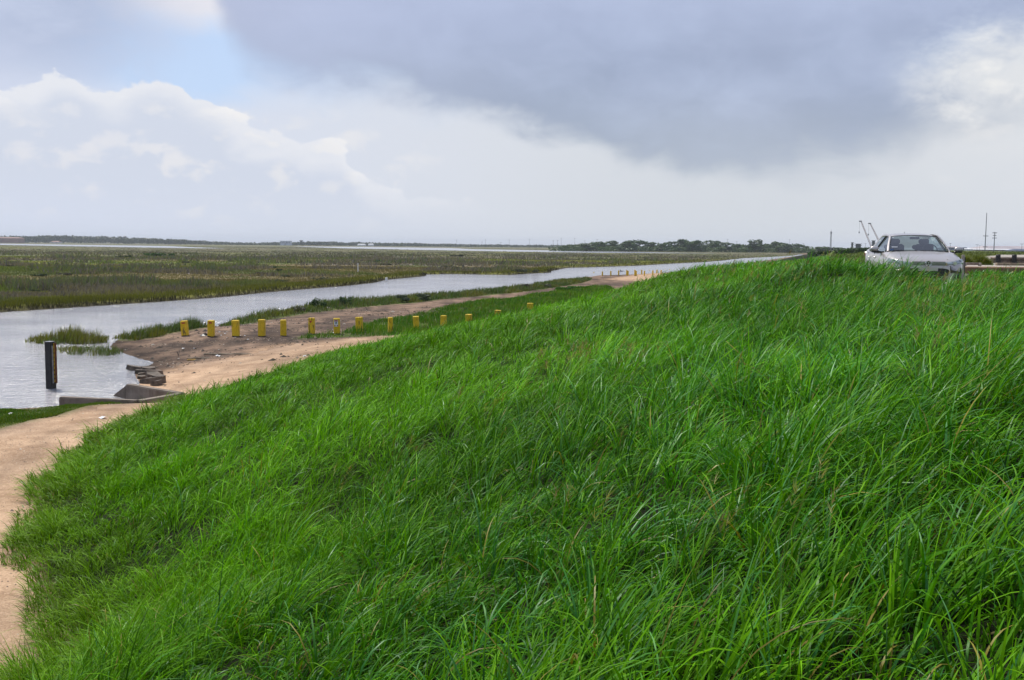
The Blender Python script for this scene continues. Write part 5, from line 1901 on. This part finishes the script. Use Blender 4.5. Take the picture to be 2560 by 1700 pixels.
def grid_mesh(name, rows, smooth=True, close=False):
    nr, nc = len(rows), len(rows[0])
    vs = [tuple(p) for r in rows for p in r]
    fs = []
    for i in range(nr - 1):
        for j in range(nc - 1):
            a = i * nc + j
            fs.append((a, a + 1, a + nc + 1, a + nc))
    me = pymesh(name, vs, fs, smooth)
    return me


def build_car():
    car = empty('parked_car', (0, 0, 0))
    tag(car, 'champagne silver sedan parked on the levee crest behind the tall grass', 'car')
    # body stations front (-y) to rear: y, half width, z bottom, z shoulder, z top centre
    ST = [(-2.315, 0.50, 0.34, 0.50, 0.56), (-2.30, 0.62, 0.26, 0.56, 0.66), (-2.22, 0.74, 0.22, 0.64, 0.745), (-2.08, 0.815, 0.20, 0.70, 0.80), (-1.85, 0.862, 0.20, 0.765, 0.862), (-1.5, 0.882, 0.20, 0.83, 0.925), (-1.15, 0.888, 0.20, 0.885, 0.975),
          (-1.0, 0.889, 0.20, 0.905, 0.965), (-0.5, 0.889, 0.19, 0.935, 0.94), (0.2, 0.889, 0.19, 0.955, 0.945), (0.9, 0.889, 0.20, 0.975, 0.96), (1.45, 0.880, 0.21, 0.985, 1.0), (1.75, 0.870, 0.22, 0.985, 1.05), (2.05, 0.84, 0.25, 0.975, 1.055), (2.24, 0.78, 0.30, 0.94, 1.03), (2.31, 0.66, 0.38, 0.80, 0.86)]
    st = spline(ST, 64)
    rows = []
    for (y, hw, zb, zs, zt) in st:
        half = [(0.0, zb), (0.55 * hw, zb), (0.90 * hw, zb + 0.03), (0.975 * hw, zb + 0.14), (0.995 * hw, zb + 0.28), (hw, zb + (zs - zb) * 0.62), (0.985 * hw, zb + (zs - zb) * 0.86), (0.955 * hw, zs), (0.90 * hw, zs + (zt - zs) * 0.45), (0.80 * hw, zs + (zt - zs) * 0.74),
                (0.62 * hw, zs + (zt - zs) * 0.93), (0.58 * hw, zs + (zt - zs) * 0.90), (0.30 * hw, zs + (zt - zs) * 0.99), (0.0, zt)]
        full = [(-x, z) for x, z in half[::-1]] + half[1:]
        rows.append([Vector((x, y, z)) for x, z in full])
    me = grid_mesh('body', rows)
    bm = bmesh.new()
    bm.from_mesh(me)
    # wheel arches: drop lower side faces around the axles
    dele = []
    for f in bm.faces:
        c = f.calc_center_median()
        for ya in (-1.40, 1.25):
            if abs(c.x) > 0.55 and math.hypot(c.y - ya, c.z - 0.31) < 0.35:
                dele.append(f)
                break
    bmesh.ops.delete(bm, geom=dele, context='FACES')
    for end in (0, -1):
        pass
    bm.to_mesh(me)
    bm.free()
    link('body', me, M['paint'], car)
    MB().box((0, -2.30, 0.47), (0.98, 0.02, 0.26)).build('front_closing_panel', M['trim'], car)
    MB().box((0, 0, 0.5), (1.5, 4.3, 0.5)).build('floor_pan', M['trim'], car)
    # roof and pillars
    RW = [(-0.36, 0.545, 1.375), (-0.05, 0.575, 1.43), (0.35, 0.585, 1.453), (0.75, 0.575, 1.44), (1.10, 0.545, 1.385)]
    rw = spline(RW, 18)
    rows = []
    for (y, hw, z) in rw:
        r_ = []
        for s_ in np.linspace(-1, 1, 15):
            r_.append(Vector((hw * s_, y, z - 0.055 * abs(s_) ** 2.6 - (0.05 if abs(s_) > 0.98 else 0))))
        rows.append(r_)
    link('roof', grid_mesh('roof', rows), M['paint'], car)

    def ribbon(name, pts, wid, th, mat):
        k = MB()
        for a, b in zip(pts[:-1], pts[1:]):
            k.beam(a, b, wid, th)
        return k.build(name, mat, car)
    for s_ in (-1, 1):
        A = [tuple(p) for p in spline([(s_ * 0.735, -1.08, 0.955), (s_ * 0.68, -0.78, 1.14), (s_ * 0.60, -0.42, 1.335), (s_ * 0.572, -0.15, 1.385), (s_ * 0.588, 0.3, 1.405), (s_ * 0.575, 0.8, 1.39), (s_ * 0.60, 1.12, 1.315), (s_ * 0.67, 1.48, 1.14), (s_ * 0.74, 1.74, 1.01)], 34)]
        rows = []
        for p, q in zip(A, A[1:] + [None]):
            y = p[1]
            wd_ = 0.045 if y < 0.9 else 0.045 + 0.11 * min(1, (y - 0.9) / 0.5)
            P = Vector(p)
            rows.append([P + Vector((-s_ * 0.035, 0, 0.02)), P + Vector((0, 0, 0.025)), P + Vector((s_ * 0.02, 0, -0.01)), P + Vector((s_ * 0.03, 0, -wd_)), P + Vector((-s_ * 0.01, 0, -wd_ - 0.01))])
        link('roof_pillar', grid_mesh('roof_pillar', rows), M['paint'], car)
        # side glass
        low = [(-0.93, 0.80, 0.955), (-0.5, 0.845, 0.955), (0.0, 0.855, 0.965), (0.5, 0.855, 0.975), (1.0, 0.84, 0.985), (1.45, 0.80, 1.0)]
        high = [(-0.88, 0.715, 1.04), (-0.45, 0.62, 1.28), (0.0, 0.592, 1.365), (0.5, 0.594, 1.375), (0.95, 0.60, 1.33), (1.36, 0.67, 1.13)]
        for nm_, j0, j1 in (('front_side_window', 0, 14), ('rear_side_window', 14, 27)):
            lo_, hi_ = spline(low, 28)[j0:j1 + 1], spline(high, 28)[j0:j1 + 1]
            rows = [[Vector((s_ * (a[1] * (1 - f) + b[1] * f), a[0] * (1 - f) + b[0] * f, a[2] * (1 - f) + b[2] * f)) for f in (0, 0.33, 0.66, 1)] for a, b in zip(lo_, hi_)]
            link(nm_, grid_mesh(nm_, rows), M['glass'], car)
        MB().beam((s_ * 0.862, 0.12, 0.96), (s_ * 0.602, 0.06, 1.375), 0.07, 0.03).build('door_pillar', M['trim'], car)
        k = MB()
        pl = [tuple((s_ * (p[1] + 0.012), p[0], p[2] - 0.008)) for p in spline(low, 16)]
        for a, b in zip(pl[:-1], pl[1:]):
            k.beam(a, b, 0.03, 0.03)
        k.build('window_trim', M['trim'], car)
        # doors: seam lines and handles
        for yd in (-0.98, 0.14, 1.18):
            MB().beam((s_ * 0.889, yd, 0.30), (s_ * 0.862, yd + 0.02, 0.93), 0.012, 0.012).build('door_seam', M['trim'], car)
        for yd in (-0.02, 0.98):
            MB().box((s_ * 0.895, yd, 0.80), (0.03, 0.18, 0.03), bev=0.01).build('door_handle', M['paint'], car)
        # mirrors
        mo = MB()
        mo.box((s_ * 1.0, -0.74, 1.02), (0.20, 0.11, 0.135), bev=0.035)
        mr_ = mo.build('wing_mirror', M['paint'], car, smooth=True)
        MB().box((s_ * 0.985, -0.745, 0.955), (0.20, 0.10, 0.035), bev=0.015).build('mirror_base', M['trim'], mr_)
        MB().beam((s_ * 0.84, -0.72, 0.94), (s_ * 0.95, -0.74, 0.955), 0.07, 0.04).build('mirror_arm', M['trim'], mr_)
        # headlight: swept-back lens following the corner
        rows = []
        for f in np.linspace(0, 1, 9):
            xx = 0.40 + 0.435 * f ** 0.9
            yy = -2.285 + 0.05 * f + 0.33 * f ** 3.2
            zb_ = 0.625 + 0.015 * f
            zt_ = 0.705 + 0.09 * f ** 1.2
            rows.append([Vector((s_ * (xx + 0.012), yy - 0.012, zb_)), Vector((s_ * (xx + 0.03), yy - 0.034, (zb_ + zt_) / 2)), Vector((s_ * (xx + 0.0), yy + 0.02, zt_))])
        hl = link('headlight', grid_mesh('headlight', rows), M['lens'], car)
        k = MB()
        k.tube((s_ * 0.60, -2.268, 0.682), (s_ * 0.60, -2.305, 0.682), 0.038, 0.044, 12)
        k.build('reflector', M['chrome'], hl)
        k = MB()
        for a, b in zip(rows[:-1], rows[1:]):
            k.beam(a[0] + Vector((0, -0.006, -0.008)), b[0] + Vector((0, -0.006, -0.008)), 0.016, 0.016)
        k.build('lamp_edge', M['trim'], hl)
        # fog lamp grille
        MB().box((s_ * 0.60, -2.268, 0.36), (0.26, 0.05, 0.10), bev=0.02).build('lower_grille', M['trim'], car)
        # tail lamp
        MB().box((s_ * 0.70, 2.22, 0.86), (0.26, 0.14, 0.15), bev=0.03).build('tail_light', M['lampred'], car)
        # wheels
        for ya in (-1.40, 1.25):
            wh = empty('wheel', (s_ * 0.775, ya, 0.31))
            wh.parent = car
            k = MB()
            k.tube((-0.10, 0, 0), (0.10, 0, 0), 0.315, 0.315, 28)
            k.build('tyre', M['tyre'], wh, smooth=False)
            k = MB()
            k.tube((s_ * 0.095, 0, 0), (s_ * 0.112, 0, 0), 0.215, 0.205, 24)
            for q in range(5):
                a = q * 2 * math.pi / 5
                k.beam((s_ * 0.115, 0, 0), (s_ * 0.115, math.cos(a) * 0.2, math.sin(a) * 0.2), 0.05, 0.02)
            k.build('rim', M['zinc'], wh)
    # windscreen
    rows = []
    for f in np.linspace(0, 1, 10):
        r_ = []
        for s_ in np.linspace(-1, 1, 13):
            hw = 0.715 * (1 - f) + 0.555 * f
            y = -1.10 * (1 - f) - 0.36 * f + (0.13 * (1 - f) + 0.05 * f) * s_ * s_ - 0.03 * math.sin(math.pi * f)
            z = 0.965 * (1 - f) + 1.385 * f - 0.035 * f * abs(s_) ** 2.6 + 0.012 * math.sin(math.pi * f)
            r_.append(Vector((hw * s_, y, z)))
        rows.append(r_)
    ws = link('windscreen', grid_mesh('windscreen', rows), M['glass'], car)
    k = MB()
    ring = rows[0] + [r_[-1] for r_ in rows[1:]] + rows[-1][::-1] + [r_[0] for r_ in rows[::-1][1:]]
    for a, b in zip(ring[:-1], ring[1:]):
        if (a - b).length > 1e-4:
            k.beam(a + Vector((0, -0.006, 0.002)), b + Vector((0, -0.006, 0.002)), 0.022, 0.016)
    k.build('windscreen_seal', M['trim'], ws)
    MB().box((-0.62, -1.0, 1.0), (0.09, 0.01, 0.05), Matrix.Rotation(R(-30), 3, 'X')).build('sticker', M['blue'], ws)['label'] = 'small inspection sticker'
    MB().box((-0.55, -0.93, 1.075), (0.14, 0.006, 0.025), Matrix.Rotation(R(-30), 3, 'X')).build('sticker', M['white'], ws)['label'] = 'pale permit strip'
    # rear window
    rows = []
    for f in np.linspace(0, 1, 8):
        rows.append([Vector(((0.545 * (1 - f) + 0.66 * f) * s_, 1.10 * (1 - f) + 1.72 * f - 0.06 * s_ * s_, 1.375 * (1 - f) + 1.05 * f - 0.03 * (1 - f) * s_ * s_ + 0.02 * math.sin(math.pi * f))) for s_ in np.linspace(-1, 1, 9)])
    link('rear_window', grid_mesh('rear_window', rows), M['glass'], car)
    # inside
    MB().box((0, -0.86, 0.945), (1.30, 0.42, 0.06), bev=0.025).build('dashboard', M['cloth'], car)
    for sx in (-0.36, 0.36):
        MB().box((sx, 0.22, 1.02), (0.46, 0.14, 0.28), Matrix.Rotation(R(-14), 3, 'X'), bev=0.05).build('front_seat', M['cloth'], car)
        MB().box((sx, 0.28, 1.225), (0.26, 0.10, 0.15), Matrix.Rotation(R(-10), 3, 'X'), bev=0.04).build('headrest', M['cloth'], car)
        MB().box((sx, 1.22, 1.08), (0.24, 0.09, 0.12), bev=0.035).build('headrest', M['cloth'], car)
    MB().box((0, -0.44, 1.315), (0.24, 0.04, 0.065), bev=0.018).build('inner_mirror', M['trim'], car)
    k = MB()
    for i in range(18):
        a, b = 2 * math.pi * i / 18, 2 * math.pi * (i + 1) / 18
        c0 = Vector((0.36, -0.52, 0.99))
        ax, ay = Vector((1, 0, 0)), Vector((0, 0.35, 0.94))
        k.tube(c0 + ax * 0.18 * math.cos(a) + ay * 0.18 * math.sin(a), c0 + ax * 0.18 * math.cos(b) + ay * 0.18 * math.sin(b), 0.014, 0.014, 6)
    k.build('steering_wheel', M['trim'], car)
    # front: grille, bars, emblem, bumper opening, plate, antenna, wipers
    gr_ = MB().box((0, -2.297, 0.665), (0.80, 0.05, 0.105), bev=0.02).build('grille', M['trim'], car)
    for z in (0.635, 0.665, 0.695):
        MB().box((0, -2.327, z), (0.80, 0.012, 0.011)).build('grille_bar', M['chrome'], gr_)
    MB().box((0, -2.33, 0.375), (0.72, 0.04, 0.13), bev=0.02).build('lower_grille', M['trim'], car)
    MB().box((0, -2.335, 0.535), (0.44, 0.02, 0.10), bev=0.004).build('plate_panel', M['paint'], car)
    em = empty('emblem', (0, -2.345, 0.672))
    em.parent = car
    k = MB()
    for i in range(28):
        a, b = 2 * math.pi * i / 28, 2 * math.pi * (i + 1) / 28
        k.tube((0.068 * math.cos(a), 0, 0.068 * math.sin(a)), (0.068 * math.cos(b), 0, 0.068 * math.sin(b)), 0.0075, 0.0075, 6)
    k.build('ring', M['chrome'], em)
    MB().tube((0, 0.012, 0), (0, 0.006, 0), 0.066, 0.066, 24).build('disc', M['trim'], em)
    k = MB()
    for sgn in (-1, 1):
        k.beam((sgn * 0.028, -0.002, 0.062), (0.0, -0.002, 0.008), 0.004, 0.013)
        k.beam((sgn * 0.056, -0.002, 0.034), (sgn * 0.026, -0.002, -0.056), 0.004, 0.013)
        k.beam((sgn * 0.026, -0.002, -0.056), (0.0, -0.002, -0.004), 0.004, 0.013)
    k.build('letters', M['chrome'], em)
    MB().tube((0, 0.95, 1.42), (0, 1.05, 1.50), 0.012, 0.005, 6).build('antenna', M['trim'], car)
    for x0, x1 in ((-0.62, -0.05), (0.02, 0.58)):
        MB().beam((x0, -1.11, 0.982), (x1, -1.135, 0.99), 0.02, 0.014).build('wiper', M['trim'], car)
    MB().beam((-0.66, -1.17, 0.962), (0.66, -1.17, 0.962), 0.10, 0.012).build('cowl', M['trim'], car)
    # creases of the bonnet
    for s_ in (-1, 1):
        k = MB()
        pl = [Vector((s_ * (0.46 + 0.04 * f), -2.16 + 1.0 * f, 0.775 + 0.165 * f + 0.028 * math.sin(math.pi * f))) for f in np.linspace(0, 1, 9)]
        for a, b in zip(pl[:-1], pl[1:]):
            k.beam(a, b, 0.012, 0.01)
        k.build('bonnet_crease', M['paint'], car)
    return car


car = build_car()
CX, CY = 10.75, 28.2
car.scale = (1.05, 1.03, 1.0)
car.location = (CX, CY, 3.965)
car.rotation_euler = (0, 0, R(-10.8))

# ------------------------------------------------------------------ haze
mh = bpy.data.materials.new('humid_air')
mh.use_nodes = True
mh.node_tree.nodes.clear()
ht = NT(mh.node_tree)
pv = ht.n('ShaderNodeVolumePrincipled')
pv.inputs['Color'].default_value = (0.86, 0.92, 1.0, 1)
pv.inputs['Density'].default_value = 0.00010
pv.inputs['Anisotropy'].default_value = 0.0
ho = ht.n('ShaderNodeOutputMaterial')
ht.t.links.new(pv.outputs[0], ho.inputs['Volume'])
o = MB().box((0, 0, 27.0), (30000, 30000, 66.0)).build('haze', mh)
tag(o, 'thin humid haze over the marsh', kind='stuff')
